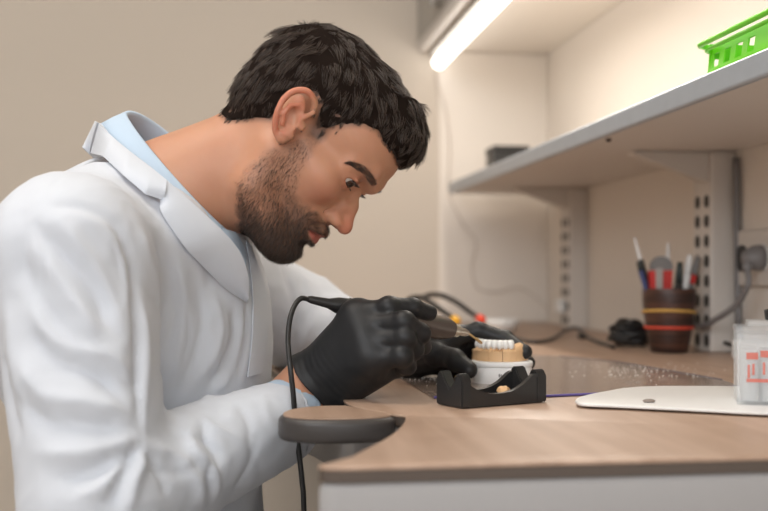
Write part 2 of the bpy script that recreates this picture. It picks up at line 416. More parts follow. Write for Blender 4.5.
bm = bmesh.new(); rp = basket_ring(bm, ST + hh + 0.001, x0 - 0.010, x1 + 0.010, y0 - 0.010, y1 + 0.010, 0.014)
tube(bm, [Vector(p) for p in rp] + [Vector(rp[0])], 0.0032, 10); frombm('rim', bm, m_green, bk, True)
bm = bmesh.new(); rp = basket_ring(bm, ST + hh - 0.006, x0 - 0.005, x1 + 0.005, y0 - 0.005, y1 + 0.005, 0.014)
tube(bm, [Vector(p) for p in rp] + [Vector(rp[0])], 0.002, 8); frombm('ridge', bm, m_green, bk, True)
m_black = mat('black_plastic', (0.018, 0.017, 0.017), 0.4)
bb = empty('box', (0.61, 2.40, ST), 'small black box at the far end of the wall shelf', 'box')
bm = bmesh.new(); bbox(bm, (0.570, 2.36, ST + 0.0005), (0.652, 2.44, ST + 0.060), 0.003); frombm('box_body', bm, m_black, bb)
bm = bmesh.new(); bbox(bm, (0.568, 2.358, ST + 0.0603), (0.654, 2.442, ST + 0.075), 0.003); frombm('lid', bm, m_black, bb)

# ================================================================ ON THE WORKTOP
# cutting mat
m_mat = mat('clear_desk_mat', (0.40, 0.335, 0.30), 0.16, spec=0.6, bump=(180, 0.25, 0.0006))
nt = m_mat.node_tree; b = nt.nodes['Principled BSDF']; tc = nt.nodes['Texture Coordinate']
nz = nt.nodes.new('ShaderNodeTexNoise'); nz.inputs['Scale'].default_value = 240; nz.inputs['Detail'].default_value = 3
n2 = nt.nodes.new('ShaderNodeTexNoise'); n2.inputs['Scale'].default_value = 9; n2.inputs['Detail'].default_value = 5
ma = nt.nodes.new('ShaderNodeMath'); ma.operation = 'MULTIPLY'
cr = nt.nodes.new('ShaderNodeValToRGB'); cr.color_ramp.elements[0].position = 0.33; cr.color_ramp.elements[0].color = (0.33, 0.25, 0.205, 1); cr.color_ramp.elements[1].position = 0.46; cr.color_ramp.elements[1].color = (0.72, 0.70, 0.68, 1)
for n_ in (nz, n2): nt.links.new(tc.outputs['Object'], n_.inputs['Vector'])
nt.links.new(nz.outputs['Fac'], ma.inputs[0]); nt.links.new(n2.outputs['Fac'], ma.inputs[1]); nt.links.new(ma.outputs[0], cr.inputs[0]); nt.links.new(cr.outputs[0], b.inputs['Base Color'])
mt = empty('desk_mat', onz(560, 380), 'clear plastic desk mat with a violet edge, dusty with plaster', 'desk mat')
mp = [onz(*p) for p in ((392, 374), (434, 399), (548, 397.5), (640, 393.5), (742, 388), (722, 381), (618, 363), (560, 357), (470, 354), (425, 361))]
bm = bmesh.new(); prism(bm, [(p.x, p.y) for p in mp], DZ + 0.0003, DZ + 0.0015); frombm('sheet', bm, m_mat, mt)
bm = bmesh.new(); tube(bm, [Vector((p.x, p.y, DZ + 0.0017)) for p in mp[1:5]], 0.0013, 8); frombm('edge_piping', bm, mat('violet_edge', (0.13, 0.10, 0.32), 0.4), mt, True)
bm = bmesh.new(); tube(bm, [Vector((p.x, p.y, DZ + 0.0014)) for p in mp[5:8]], 0.0011, 8); frombm('edge_piping', bm, mat('dark_edge', (0.10, 0.08, 0.09), 0.4), mt, True)
# plaster crumbs on the mat: uncountable
bm = bmesh.new()
for k in range(420):
    a = rng.normal(0, 1, 2)
    c = onz(425, 375) + Vector((a[0] * 0.035, a[1] * 0.05, 0)) if k < 260 else onz(640, 372) + Vector((a[0] * 0.05, a[1] * 0.06, 0))
    s = 0.0003 + rng.random() * 0.0007
    bmesh.ops.create_icosphere(bm, subdivisions=1, radius=s, matrix=Matrix.Translation((c.x, c.y, DZ + 0.0017 + s * 0.75)) @ Matrix.Diagonal((1.3, 1, 0.7, 1)))
tag(frombm('plaster_dust', bm, mat('plaster', (0.75, 0.72, 0.68), 0.8)), 'pale plaster dust scattered over the desk mat', 'dust', kind='stuff')
# white palette sheet
pp = [onz(*p) for p in ((575, 405.5), (578, 402.5), (590, 399), (608, 395.5), (625, 392.5), (650, 390.8), (690, 390.5), (800, 392), (830, 400), (828, 418), (768, 418), (700, 414.5), (620, 410.5), (582, 408.8))]
cpp = crom([(p.x, p.y, 0) for p in pp] + [(pp[0].x, pp[0].y, 0)], 4)[:-1]
bm = bmesh.new(); prism(bm, [(p.x, p.y) for p in cpp][::-1], DZ + 0.0022, DZ + 0.0050, 0.001)
tag(autosmooth(frombm('mixing_palette', bm, mat('white_palette', (0.80, 0.79, 0.77), 0.35), None), 50), 'flat white rounded mixing palette lying on the worktop edge of the mat', 'palette')
bm = bmesh.new(); c = onz(649, 402.5, DZ + 0.005); bmesh.ops.create_icosphere(bm, subdivisions=3, radius=0.0042, matrix=Matrix.Translation((c.x, c.y, DZ + 0.0065)) @ Matrix.Diagonal((1.4, 1, 0.45, 1)))
for v in bm.verts: v.co += Vector((noise.noise(v.co * 400), noise.noise(v.co * 400 + Vector((9, 0, 0))), 0)) * 0.0006
tag(frombm('putty_blob', bm, mat('grey_brown_putty', (0.26, 0.21, 0.18), 0.6), smooth=True), 'tiny grey-brown putty blob on the white palette', 'putty')
# clear box of plastic parts at the right
m_clear = mat('clear_acrylic', (0.90, 0.93, 0.95), 0.10, spec=0.5, Alpha=0.22)
m_frost = mat('frosted_plastic', (0.9, 0.9, 0.9), 0.3, Alpha=0.5)
kb = onz(737, 405, DZ + 0.005); bx0 = kb.x; by0 = kb.y
cb = empty('acrylic_box', (bx0 + 0.04, by0 + 0.03, DZ + 0.005), 'clear acrylic box with red print standing on the white palette', 'box')
zt = DZ + 0.0055
bm = bmesh.new(); t_ = 0.0022; sx, sy, sz = 0.075, 0.06, 0.064
bbox(bm, (bx0, by0, zt), (bx0 + sx, by0 + sy, zt + t_), 0.0004)
for lo, hi in (((0, 0), (sx, t_)), ((0, sy - t_), (sx, sy)), ((0, t_), (t_, sy - t_)), ((sx - t_, t_), (sx, sy - t_))):
    bbox(bm, (bx0 + lo[0], by0 + lo[1], zt + t_), (bx0 + hi[0], by0 + hi[1], zt + sz), 0.0004)
frombm('tray', bm, m_clear, cb)
bm = bmesh.new(); bbox(bm, (bx0 - 0.001, by0 - 0.001, zt + sz + 0.0003), (bx0 + sx + 0.001, by0 + sy + 0.001, zt + sz + 0.006), 0.001)
bbox(bm, (bx0 + 0.010, by0 + 0.008, zt + sz + 0.0062), (bx0 + sx - 0.008, by0 + sy - 0.008, zt + sz + 0.011), 0.001); frombm('lid', bm, m_clear, cb)
for i in range(4):
    for j in range(3):
        bm = bmesh.new(); lathe(bm, [(0, 0), (0.007, 0), (0.0072, 0.045), (0.006, 0.046), (0.0058, 0.004), (0, 0.003)], 16, Matrix.Translation((bx0 + 0.012 + i * 0.0165, by0 + 0.012 + j * 0.0175, zt + t_ + 0.0005)))
        frombm('tube_insert', bm, m_frost, cb, True)
bm = bmesh.new()
for i, (xx, zz, ww, h2) in enumerate([(0.008, 0.044, 0.010, 0.006), (0.020, 0.046, 0.024, 0.006), (0.047, 0.045, 0.018, 0.006), (0.009, 0.030, 0.002, 0.012), (0.013, 0.032, 0.002, 0.010), (0.022, 0.033, 0.002, 0.011), (0.028, 0.031, 0.002, 0.012), (0.048, 0.033, 0.002, 0.010), (0.056, 0.031, 0.002, 0.012), (0.008, 0.022, 0.030, 0.003)]):
    bbox(bm, (bx0 + xx, by0 - 0.0006, zt + zz - h2 / 2), (bx0 + xx + ww, by0 - 0.0001, zt + zz + h2 / 2))
frombm('red_print', bm, mat('red_ink', (0.85, 0.22, 0.16), 0.5, Alpha=0.5), cb)
bm = bmesh.new(); a_ = W(764, 323, 1.02); lathe(bm, [(0, 0), (0.008, 0), (0.009, 0.009), (0.007, 0.010), (0, 0.010)], 20, Matrix.Translation((bx0 + 0.034, by0 + 0.028, zt + sz + 0.0115)))
tag(frombm('cap', bm, m_black, smooth=True), 'small black cap lying on the clear acrylic box', 'cap')

Mr = Matrix.Translation((bx0, by0, 0)) @ Matrix.Rotation(math.radians(-23), 4, 'Z') @ Matrix.Translation((-bx0, -by0, 0))
for o_ in list(cb.children) + [bpy.data.objects['cap']]: o_.data.transform(Mr)
# black notched stand
p0 = onz(462, 409.5); p1 = onz(547, 402.5); p2 = onz(434, 404.5)
ex = (p1 - p0); LX = ex.length; ex.normalize(); ey = Vector((-ex.y, ex.x, 0)); LY = 0.042
st = empty('bur_stand', p0 + ex * LX / 2 + ey * LY / 2, 'black notched plastic stand in front of the dental model', 'stand')
def SP(u, v, z): return p0 + ex * u + ey * v + Vector((0, 0, z))
def endplate(u0, u1):                        # horned plate across the stand
    prof = [(0.0, 0.0), (LY, 0.0), (LY, 0.024), (LY - 0.004, 0.0315), (LY - 0.009, 0.032), (LY - 0.014, 0.024), (LY / 2, 0.0165), (0.013, 0.024), (0.009, 0.031), (0.004, 0.031), (0.0, 0.025)]
    bm = bmesh.new()
    f = [bm.verts.new(SP(u0, v, z + 0.0008)) for v, z in prof]; g = [bm.verts.new(SP(u1, v, z + 0.0008)) for v, z in prof]; n = len(prof)
    bm.faces.new(f); bm.faces.new(g[::-1])
    for i in range(n): bm.faces.new((f[i], g[i], g[(i + 1) % n], f[(i + 1) % n]))
    bmesh.ops.recalc_face_normals(bm, faces=bm.faces[:])
    bmesh.ops.bevel(bm, geom=bm.edges[:], offset=0.0012, segments=2, affect='EDGES')
    autosmooth(frombm('end_plate', bm, m_stand, st), 50)
m_stand = mat('black_moulded_plastic', (0.022, 0.021, 0.021), 0.33, spec=0.5, bump=(300, 0.15, 0.0004))
endplate(0.0, 0.011); endplate(LX - 0.013, LX)
for v0 in (0.0, LY - 0.006):
    bm = bmesh.new(); N = 20; top = [(0.008 + (LX - 0.018) * i / N, 0.012 + 0.016 * abs(2 * i / N - 0.85) ** 2.4) for i in range(N + 1)]
    lo_ = [bm.verts.new(SP(u, v0 + 0.0005, 0.001)) for u, z in top]; hi_ = [bm.verts.new(SP(u, v0 + 0.0005, min(z, 0.028))) for u, z in top]
    lo2 = [bm.verts.new(SP(u, v0 + 0.0058, 0.001)) for u, z in top]; hi2 = [bm.verts.new(SP(u, v0 + 0.0058, min(z, 0.028))) for u, z in top]
    for i in range(N):
        for q in ((lo_[i], lo_[i + 1], hi_[i + 1], hi_[i]), (lo2[i + 1], lo2[i], hi2[i], hi2[i + 1]), (hi_[i], hi_[i + 1], hi2[i + 1], hi2[i]), (lo2[i], lo2[i + 1], lo_[i + 1], lo_[i])): bm.faces.new(q)
    bmesh.ops.recalc_face_normals(bm, faces=bm.faces[:]); autosmooth(frombm('side_wall', bm, m_stand, st), 50)
bm = bmesh.new(); v_ = bbox(bm, (0.008, 0.004, 0.001), (LX - 0.01, LY - 0.004, 0.006))
for v in bm.verts: v.co = SP(*v.co)
frombm('base_plate', bm, m_stand, st)
bm = bmesh.new(); c = SP(LX * 0.62, LY * 0.45, 0.0115); bmesh.ops.create_icosphere(bm, subdivisions=3, radius=0.0048, matrix=Matrix.Translation(c) @ Matrix.Diagonal((1.2, 1, 1, 1)))
for v in bm.verts: v.co += (v.co - c) * noise.noise(v.co * 300) * 0.5
tag(frombm('tooth_die', bm, mat('orange_die_stone', (0.72, 0.44, 0.22), 0.6), smooth=True), 'loose orange stone die lying inside the black stand', 'dental die')

# dental model
MC = onz(503, 384.5); MD = (CZ - DZ) * F / (384.5 - 272)
MC = MC + FV * 0.014
dm = empty('dental_model', (MC.x, MC.y, DZ), 'plaster dental model with orange stone arch and white crowns on a round white base', 'dental model')
m_base = mat('white_plaster_base', (0.88, 0.87, 0.85), 0.55, var=(60, 0.04))
m_stone = mat('orange_die_stone', (0.78, 0.50, 0.27), 0.6, var=(90, 0.10), bump=(200, 0.3, 0.0006))
m_crown = mat('zirconia_crown', (0.88, 0.86, 0.82), 0.25, spec=0.5)
def arch(t, a=0.030, b=0.040):                # horseshoe in the model's own frame, open side away from the camera
    return Vector((a * math.sin(t), -b * math.cos(t) + 0.020, 0))
def MP(v, z): return Vector((MC.x, MC.y, DZ + z)) + RV * v.x + FV * v.y
def slab(bm, wid, z0, z1, tmax, a, b, taper=0.0, n=40):
    rows = []
    for i in range(n + 1):
        t = -tmax + 2 * tmax * i / n
        p = arch(t, a, b); q = (arch(t + 0.01, a, b) - arch(t - 0.01, a, b)).normalized(); nn = Vector((q.y, -q.x, 0))
        rows.append([bm.verts.new(MP(p + nn * wid / 2, z0)), bm.verts.new(MP(p + nn * (wid / 2 - taper), z1)), bm.verts.new(MP(p - nn * (wid / 2 - taper), z1)), bm.verts.new(MP(p - nn * wid / 2, z0))])
    for r, s in zip(rows, rows[1:]):
        for k in range(4): bm.faces.new((r[k], s[k], s[(k + 1) % 4], r[(k + 1) % 4]))
    bm.faces.new(rows[0]); bm.faces.new(rows[-1][::-1]); bmesh.ops.recalc_face_normals(bm, faces=bm.faces[:])
bm = bmesh.new()
bp_ = [(MC + RV * (0.0335 * math.copysign(abs(math.cos(a)) ** 0.75, math.cos(a))) + FV * (0.027 * math.copysign(abs(math.sin(a)) ** 0.75, math.sin(a)))) for a in [2 * PI * i / 56 for i in range(56)]]
prism(bm, [(p.x, p.y) for p in bp_], DZ + 0.0006, DZ + 0.0195, 0.0012); autosmooth(frombm('base', bm, m_base, dm), 50)
bm = bmesh.new()
bp2 = [MC + (p - MC) * 1.03 for p in bp_]
prism(bm, [(p.x, p.y) for p in bp2], DZ + 0.0196, DZ + 0.0255, 0.0012); autosmooth(frombm('base_plate', bm, m_base, dm), 50)
bm = bmesh.new()
for i, (u, z) in enumerate([(-0.006, 0.011), (-0.004, 0.011), (-0.0005, 0.010), (0.002, 0.0105)]):
    bbox(bm, (u, -0.0003, z - 0.0018), (u + 0.0012, 0.0004, z + 0.0018 - 0.0004 * i))
for v in bm.verts: v.co = MC + RV * (v.co.x + 0.0) + FV * (-0.0269 + v.co.y) + Vector((0, 0, v.co.z))
frombm('pencil_mark', bm, m_hole, dm)
# stone arch cut in dies
segs = [(-1.55, -1.0), (-0.985, -0.50), (-0.485, -0.05), (-0.035, 0.42), (0.435, 0.9), (0.915, 1.55)]
for si, (ta, tb) in enumerate(segs):
    bm = bmesh.new(); n = 8; rows = []
    hz = [0.040, 0.0385, 0.040, 0.040, 0.0445, 0.0435][si]
    for i in range(n + 1):
        t = ta + (tb - ta) * i / n
        p = arch(t, 0.0245, 0.036); q = (arch(t + 0.01, 0.0245, 0.036) - arch(t - 0.01, 0.0245, 0.036)).normalized(); nn = Vector((q.y, -q.x, 0))
        bump = 0.0016 * math.sin(3.1 * i + si) + 0.0008 * math.sin(9 * t)
        row = []
        for wv, zz in ((0.0075, 0.0258), (0.0068, 0.033), (0.0075 , 0.037), (0.0055, hz - 0.002 + bump), (0.002, hz + bump), (-0.002, hz + bump * 0.4), (-0.0055, hz - 0.003), (-0.007, 0.034), (-0.0075, 0.0258)):
            row.append(bm.verts.new(MP(p + nn * wv, zz)))
        rows.append(row)
    k_ = len(rows[0])
    for r, s in zip(rows, rows[1:]):
        for k in range(k_): bm.faces.new((r[k], s[k], s[(k + 1) % k_], r[(k + 1) % k_]))
    bm.faces.new(rows[0]); bm.faces.new(rows[-1][::-1]); bmesh.ops.recalc_face_normals(bm, faces=bm.faces[:])
    autosmooth(frombm('die_segment', bm, m_stone, dm), 60)
for i in range(8):
    t = -1.32 + i * 0.235
    p = arch(t, 0.0255, 0.037); q = (arch(t + .01, 0.0255, 0.037) - arch(t - .01, 0.0255, 0.037)).normalized(); nn = Vector((q.y, -q.x, 0))
    bm = bmesh.new(); bmesh.ops.create_icosphere(bm, subdivisions=3, radius=1)
    R = Matrix(((q.x, nn.x, 0), (q.y, nn.y, 0), (0, 0, 1)))
    for v in bm.verts:
        c = Vector((v.co.x * 0.0043, v.co.y * 0.0046, v.co.z * 0.0064))
        c.x *= 1 + 0.18 * v.co.z; c.y *= 1 - 0.25 * v.co.z
        if c.z > 0.0042: c.z = 0.0042 + (c.z - 0.0042) * 0.35 + 0.0004 * math.sin(c.x * 2600)
        c = R @ c; v.co = MP(p + Vector((c.x, c.y, 0)), 0.0445 + c.z)
    frombm('crown', bm, m_crown, dm, True)
# ================================================================ BACK OF THE WORKTOP
# pencil cup and its contents
cc = onz(669, 352.5); cc.z = DZ
m_cup = mat('dark_turned_wood', (0.10, 0.045, 0.03), 0.42)
nt = m_cup.node_tree; b = nt.nodes['Principled BSDF']; tc = nt.nodes['Texture Coordinate']
mpn = nt.nodes.new('ShaderNodeMapping'); mpn.inputs['Scale'].default_value = (8, 8, 90)
nz = nt.nodes.new('ShaderNodeTexNoise'); nz.inputs['Scale'].default_value = 1.5; nz.inputs['Detail'].default_value = 6
cr = nt.nodes.new('ShaderNodeValToRGB'); cr.color_ramp.elements[0].position = 0.38; cr.color_ramp.elements[0].color = (0.022, 0.011, 0.009, 1); cr.color_ramp.elements[1].position = 0.62; cr.color_ramp.elements[1].color = (0.085, 0.034, 0.021, 1)
nt.links.new(tc.outputs['Object'], mpn.inputs[0]); nt.links.new(mpn.outputs[0], nz.inputs['Vector']); nt.links.new(nz.outputs['Fac'], cr.inputs[0]); nt.links.new(cr.outputs[0], b.inputs['Base Color'])
cu = empty('pencil_cup', cc, 'dark brown wooden pencil cup with two rubber bands by the nearer upright', 'pencil cup')
Mc = Matrix.Translation(cc + Vector((0, 0, 0.0006)))
def cr_(z): return 0.0285 + (0.0405 - 0.0285) * min(1, max(0, z / 0.075)) ** 0.8
prof = [(0, 0), (0.027, 0), (0.0285, 0.002)] + [(cr_(z), z) for z in (0.02, 0.04, 0.06, 0.08, 0.097)] + [(0.040, 0.099), (0.0375, 0.098), (0.036, 0.06), (0.026, 0.006), (0, 0.005)]
bm = bmesh.new(); lathe(bm, prof, 48, Mc); autosmooth(frombm('cup_body', bm, m_cup, cu), 60)
for z, tilt, col, nm in ((0.062, 0.06, (0.72, 0.42, 0.10), 'yellow'), (0.0385, 0.01, (0.72, 0.07, 0.035), 'red')):
    pts = [cc + Vector(((cr_(z) + 0.0009) * math.cos(a), (cr_(z) + 0.0009) * math.sin(a), z + tilt * 0.04 * math.sin(a * 1 + 3.6) * 1.6 + 0.0006)) for a in [2 * PI * i / 48 for i in range(49)]]
    bm = bmesh.new(); tube(bm, pts, 0.0022, 8); o = frombm('rubber_band', bm, mat(nm + '_rubber', col, 0.6), cu, True); o['label'] = nm + ' rubber band'
m_red = mat('red_plastic', (0.55, 0.02, 0.015), 0.35); m_wp = mat('white_plastic', (0.78, 0.77, 0.75), 0.4); m_blue = mat('navy_plastic', (0.03, 0.045, 0.15), 0.4)
m_gp = mat('grey_plastic', (0.20, 0.19, 0.185), 0.45); m_bk2 = mat('dark_green_plastic', (0.02, 0.03, 0.028), 0.4)
CD = (CZ - DZ) * F / (352.5 - 272)
def stick(name, label, cat, px0, py0, px1, py1, doff, parts, n=14):
    """parts: list of (name, t0, t1, r0, r1, material) along the line from the point inside the cup up to the tip"""
    a = W(px0, py0, CD + doff * 0.7); z_ = DZ + 0.008
    b_ = W(px1, py1, CD + doff)
    a = b_ + (a - b_) * ((b_.z - z_) / (b_.z - a.z))
    t = empty(name, a, label, cat)
    d = b_ - a
    for pn, t0, t1, r0, r1, m in parts:
        bm = bmesh.new(); p, q = a + d * t0, a + d * t1; e = (q - p).normalized() * min(r0, r1) * 0.3
        tube(bm, [p, p + e, q - e, q], [r0 * 0.8, r0, r1, r1 * 0.7], n); autosmooth(frombm(pn, bm, m, t), 50)
    return t
stick('pen', 'black pen with a white end leaning left in the pencil cup', 'pen', 653, 306, 634.5, 238, 0.006, [('barrel', 0, 0.80, 0.0042, 0.0050, m_black), ('end', 0.802, 1, 0.0032, 0.0016, m_wp)])
stick('pen', 'navy blue pen at the left rim of the pencil cup', 'pen', 651, 306, 638, 262, -0.008, [('barrel', 0, 0.9, 0.004, 0.004, m_blue), ('clip_end', 0.902, 1, 0.0035, 0.003, m_bk2)])
stick('brush', 'white-ended stick behind the grey and red tool in the pencil cup', 'brush', 668, 306, 668, 243, 0.022, [('handle', 0, 0.8, 0.0035, 0.0038, m_wp), ('tip', 0.802, 1, 0.0036, 0.002, m_wp)])
stick('marker', 'black marker right of the grey and red tool in the pencil cup', 'marker', 677, 306, 680, 262, -0.004, [('barrel', 0, 0.75, 0.0068, 0.0068, m_black), ('cap', 0.752, 1, 0.006, 0.0045, m_bk2)])
stick('marker', 'white marker in the pencil cup', 'marker', 682, 306, 690, 255, 0.004, [('barrel', 0, 0.8, 0.0055, 0.006, m_wp), ('cap', 0.802, 1, 0.0058, 0.0048, m_wp)])
stick('cutter', 'grey and red handled cutter at the right rim of the pencil cup', 'cutter', 686, 306, 698, 257, 0.012, [('handle', 0, 0.70, 0.0045, 0.005, m_gp), ('collar', 0.702, 0.80, 0.0055, 0.0055, m_red), ('head', 0.802, 1, 0.0062, 0.0045, m_gp)])
# round grey and red gauge
gz = W(662, 270, CD - 0.010)
gg = empty('gauge', gz, 'round-topped grey and red tool standing in the pencil cup', 'tool')
def plate(pts, dep, th, m, name, parent):
    bm = bmesh.new(); f = [bm.verts.new(W(x, y, dep)) for x, y in pts]; g = [bm.verts.new(W(x, y, dep) + FV * th) for x, y in pts]; n = len(pts)
    bm.faces.new(f); bm.faces.new(g[::-1])
    for i in range(n): bm.faces.new((f[i], g[i], g[(i + 1) % n], f[(i + 1) % n]))
    bmesh.ops.recalc_face_normals(bm, faces=bm.faces[:]); bmesh.ops.bevel(bm, geom=bm.edges[:], offset=0.0007, segments=2, affect='EDGES')
    return frombm(name, bm, m, parent)
plate([(651, 270)] + [(662 - 11.5 * math.cos(a), 268 - 12 * math.sin(a)) for a in [PI * i / 14 for i in range(15)]] + [(673, 270)], CD - 0.010, 0.010, m_gp, 'dial', gg)
plate([(649.5, 270.5), (673, 270.5), (669, 338), (654, 338)], CD - 0.012, 0.013, m_red, 'body', gg)
plate([(656, 268), (663, 268), (662.5, 330), (657, 330)], CD - 0.0165, 0.004, mat('light_grey_plastic', (0.40, 0.36, 0.33), 0.4), 'slider', gg)

# sockets, plug and cables on the right wall
def disc_on_wall(name, px, py, r, th, m, parent, squash=1.0):
    p = onx(px, py, WX); bm = bmesh.new()
    lathe(bm, [(0, 0), (r, 0), (r, th * 0.8), (r * 0.92, th), (0, th)], 32, Matrix.Translation((WX - 0.0002, p.y, p.z)) @ Matrix.Rotation(-PI / 2, 4, 'Y') @ Matrix.Diagonal((squash, 1, 1, 1)))
    return frombm(name, bm, m, parent, False)
ps = onx(757, 258, WX)
so = empty('wall_socket', ps, 'cream double wall socket beside the nearer shelf upright', 'socket')
bm = bmesh.new(); bbox(bm, (WX - 0.009, ps.y - 0.10, ps.z - 0.042), (WX - 0.0003, ps.y + 0.055, ps.z + 0.042), 0.003); frombm('face_plate', bm, m_white, so)
def plugdisc(name, y, z, r, th, m, parent):
    bm = bmesh.new(); lathe(bm, [(0, 0), (r, 0), (r, th * 0.8), (r * 0.9, th), (0, th)], 32, axis_matrix((WX - 0.0093, y, z), (-1, 0, 0))); return frombm(name, bm, m, parent)
plugdisc('socket_insert', ps.y + 0.028, ps.z, 0.020, 0.002, m_black, so)
plugdisc('socket_insert', ps.y - 0.035, ps.z, 0.020, 0.002, m_wp, so)
pg = empty('power_plug', (WX - 0.03, ps.y - 0.035, ps.z), 'grey power plug in the wall socket with its thick grey cable', 'plug')
bm = bmesh.new(); lathe(bm, [(0, 0), (0.019, 0), (0.0185, 0.010), (0.015, 0.018), (0.010, 0.026), (0.004, 0.029), (0, 0.029)], 28, axis_matrix((WX - 0.0118, ps.y - 0.035, ps.z), (-1, 0, -0.05)))
M_PL = mat('grey_cable_plastic', (0.20, 0.19, 0.19), 0.45)
frombm('plug_body', bm, M_PL, pg, True)
q0 = Vector((WX - 0.030, ps.y - 0.035, ps.z)); q1 = W(748, 285, 1.53); q2 = W(736, 305, 1.56); q3 = W(718, 318, 1.60); q4 = W(700, 326, 1.66); q5 = Vector((0.711, 1.67, DZ + 0.05)); q6 = Vector((0.708, 1.74, DZ + 0.006)); q7 = Vector((0.70, 1.85, DZ + 0.006))
for q_ in (q3, q4): q_.x = min(q_.x, 0.712)
bm = bmesh.new(); tube(bm, crom([q0, (q0 + q1) / 2 + Vector((-0.002, 0, 0.004)), q1, q2, q3, q4, q5, q6, q7], 8), [0.0075] * 9 + [0.0045] * 56, 12); frombm('cable', bm, M_PL, pg, True)
bm = bmesh.new(); tube(bm, crom([Vector((0.7535, 1.548, DZ + 0.30)), Vector((0.7535, 1.545, DZ + 0.15)), Vector((0.7535, 1.54, DZ + 0.02)), Vector((0.751, 1.535, DZ + 0.006)), Vector((0.745, 1.44, DZ + 0.006))], 8), 0.0052, 12)
tag(frombm('wall_cable', bm, M_PL, smooth=True), 'grey cable running down the wall beside the nearer upright', 'cable')
a = onx(712, 346, 0.70); bm = bmesh.new()
tube(bm, crom([Vector((0.712, 1.50, DZ + 0.020)), Vector((0.725, 1.46, DZ + 0.012)), Vector((0.735, 1.40, DZ + 0.004)), Vector((0.74, 1.30, DZ + 0.004))], 6), 0.0032, 10)
tag(frombm('thin_cable', bm, m_black, smooth=True), 'thin black cable end lying beside the nearer upright at the wall', 'cable')
bm = bmesh.new(); bbox(bm, (0.700, 1.38, DZ + 0.0005), (0.742, 1.455, DZ + 0.028), 0.004)
tag(frombm('power_adapter', bm, m_wp), 'white power adapter block at the wall behind the acrylic box', 'adapter')
# black cable tangle behind the cup and the cable running left
bc_ = onz(642, 350); bm = bmesh.new()
pts = []
for k in range(90):
    a = k * 1.9; r = 0.020 + 0.018 * rng.random(); h = 0.006 + 0.044 * rng.random() * (1 - abs(math.cos(a)) * 0.4)
    pts.append(Vector((bc_.x + 0.004 + r * math.cos(a) * 1.0, bc_.y + 0.060 + r * math.sin(a) * 0.9, DZ + h)))
tube(bm, crom(pts, 5), 0.0030, 7)
tag(frombm('cable_tangle', bm, m_black, smooth=True), 'bundled tangle of black cable behind the pencil cup', 'cable')
bm = bmesh.new()
pl = [onz(*p) for p in ((614, 349), (598, 344), (586, 338), (577, 334.5), (566, 336.5), (552, 341), (538, 344), (525, 343), (512, 339), (505, 336))]
for i, p in enumerate(pl): p.z = DZ + (0.0035 if i not in (3, 4) else 0.012)
tube(bm, crom(pl, 6), 0.0034, 10)
tag(frombm('black_cable', bm, m_black, smooth=True), 'black cable snaking along the worktop towards the far wall', 'cable')
kc = onz(582, 339); bm = bmesh.new(); bbox(bm, (kc.x - 0.006, kc.y - 0.01, DZ + 0.0005), (kc.x + 0.004, kc.y + 0.01, DZ + 0.009), 0.002)
tag(frombm('cable_clip', bm, m_black), 'black clip lifting the cable on the worktop', 'clip')
# small white plug on the far upright
p = W(578, 307, 2.36); bm = bmesh.new(); bbox(bm, (0.703, 2.30, p.z - 0.014), (0.7188, 2.335, p.z + 0.016), 0.004)
tag(frombm('plug', bm, m_wp), 'small white plug on the farther upright', 'plug')
# faint thin cable on the far wall
m_thin = mat('beige_wire', (0.62, 0.54, 0.47), 0.6)
fw = []
for px, py in ((434, 72), (446, 110), (450, 150), (449, 190), (462, 222), (476, 242), (472, 268), (478, 288), (497, 292), (520, 288), (545, 306), (552, 318)):
    r = (px - 384) / F; dd = (WY - (0.014 if px > 438 else 0.004)) / (math.cos(TH) - r * math.sin(TH)); fw.append(W(px, py, dd))
bm = bmesh.new(); tube(bm, crom(fw, 6), 0.0018, 8); tag(frombm('wall_wire', bm, m_thin, smooth=True), 'thin beige wire trailing down the far wall', 'wire')

# two black hoses with coloured ends and a white dish, behind the left hand
def hose(pxs, d0, d1, tipcol, nm):
    n = len(pxs); pts = [W(x, y, d0 + (d1 - d0) * i / (n - 1)) for i, (x, y) in enumerate(pxs)]
    t = empty('hand_tool', pts[-1], 'black curved tool handle with a %s end behind the left hand' % nm, 'tool')
    c = crom(pts, 8); bm = bmesh.new(); tube(bm, c, 0.0052, 12); frombm('handle', bm, m_black, t, True)
    e = (c[-1] - c[-3]).normalized(); bm = bmesh.new(); tube(bm, [c[-1] + e * 0.0005, c[-1] + e * 0.002, c[-1] + e * 0.016, c[-1] + e * 0.020], [0.006, 0.008, 0.008, 0.005], 14)
    o = frombm('end_cap', bm, mat(nm + '_cap', tipcol, 0.4), t, True); o['label'] = nm + ' end cap'
zz = lambda d: 272 + (CZ - DZ - 0.006) / d * F
hose([(392, zz(2.1)), (398, 312), (410, 299), (422, 298), (434, 305), (447, 314), (454, 319)], 2.10, 1.86, (0.85, 0.45, 0.04), 'yellow')
hose([(408, zz(2.2)), (414, 304), (426, 296), (440, 295), (456, 302), (470, 312), (479, 318)], 2.20, 1.92, (0.80, 0.07, 0.03), 'red')
wd = onz(502, 334); wd.z = DZ
ds = empty('dish', wd, 'round white dish on the worktop behind the left hand', 'dish')
bm = bmesh.new(); lathe(bm, [(0, 0.0006), (0.018, 0.0006), (0.027, 0.007), (0.034, 0.019), (0.036, 0.030), (0.034, 0.030), (0.031, 0.019), (0.022, 0.008), (0, 0.005)], 36, Matrix.Translation(wd)); frombm('bowl', bm, m_wp, ds, True)
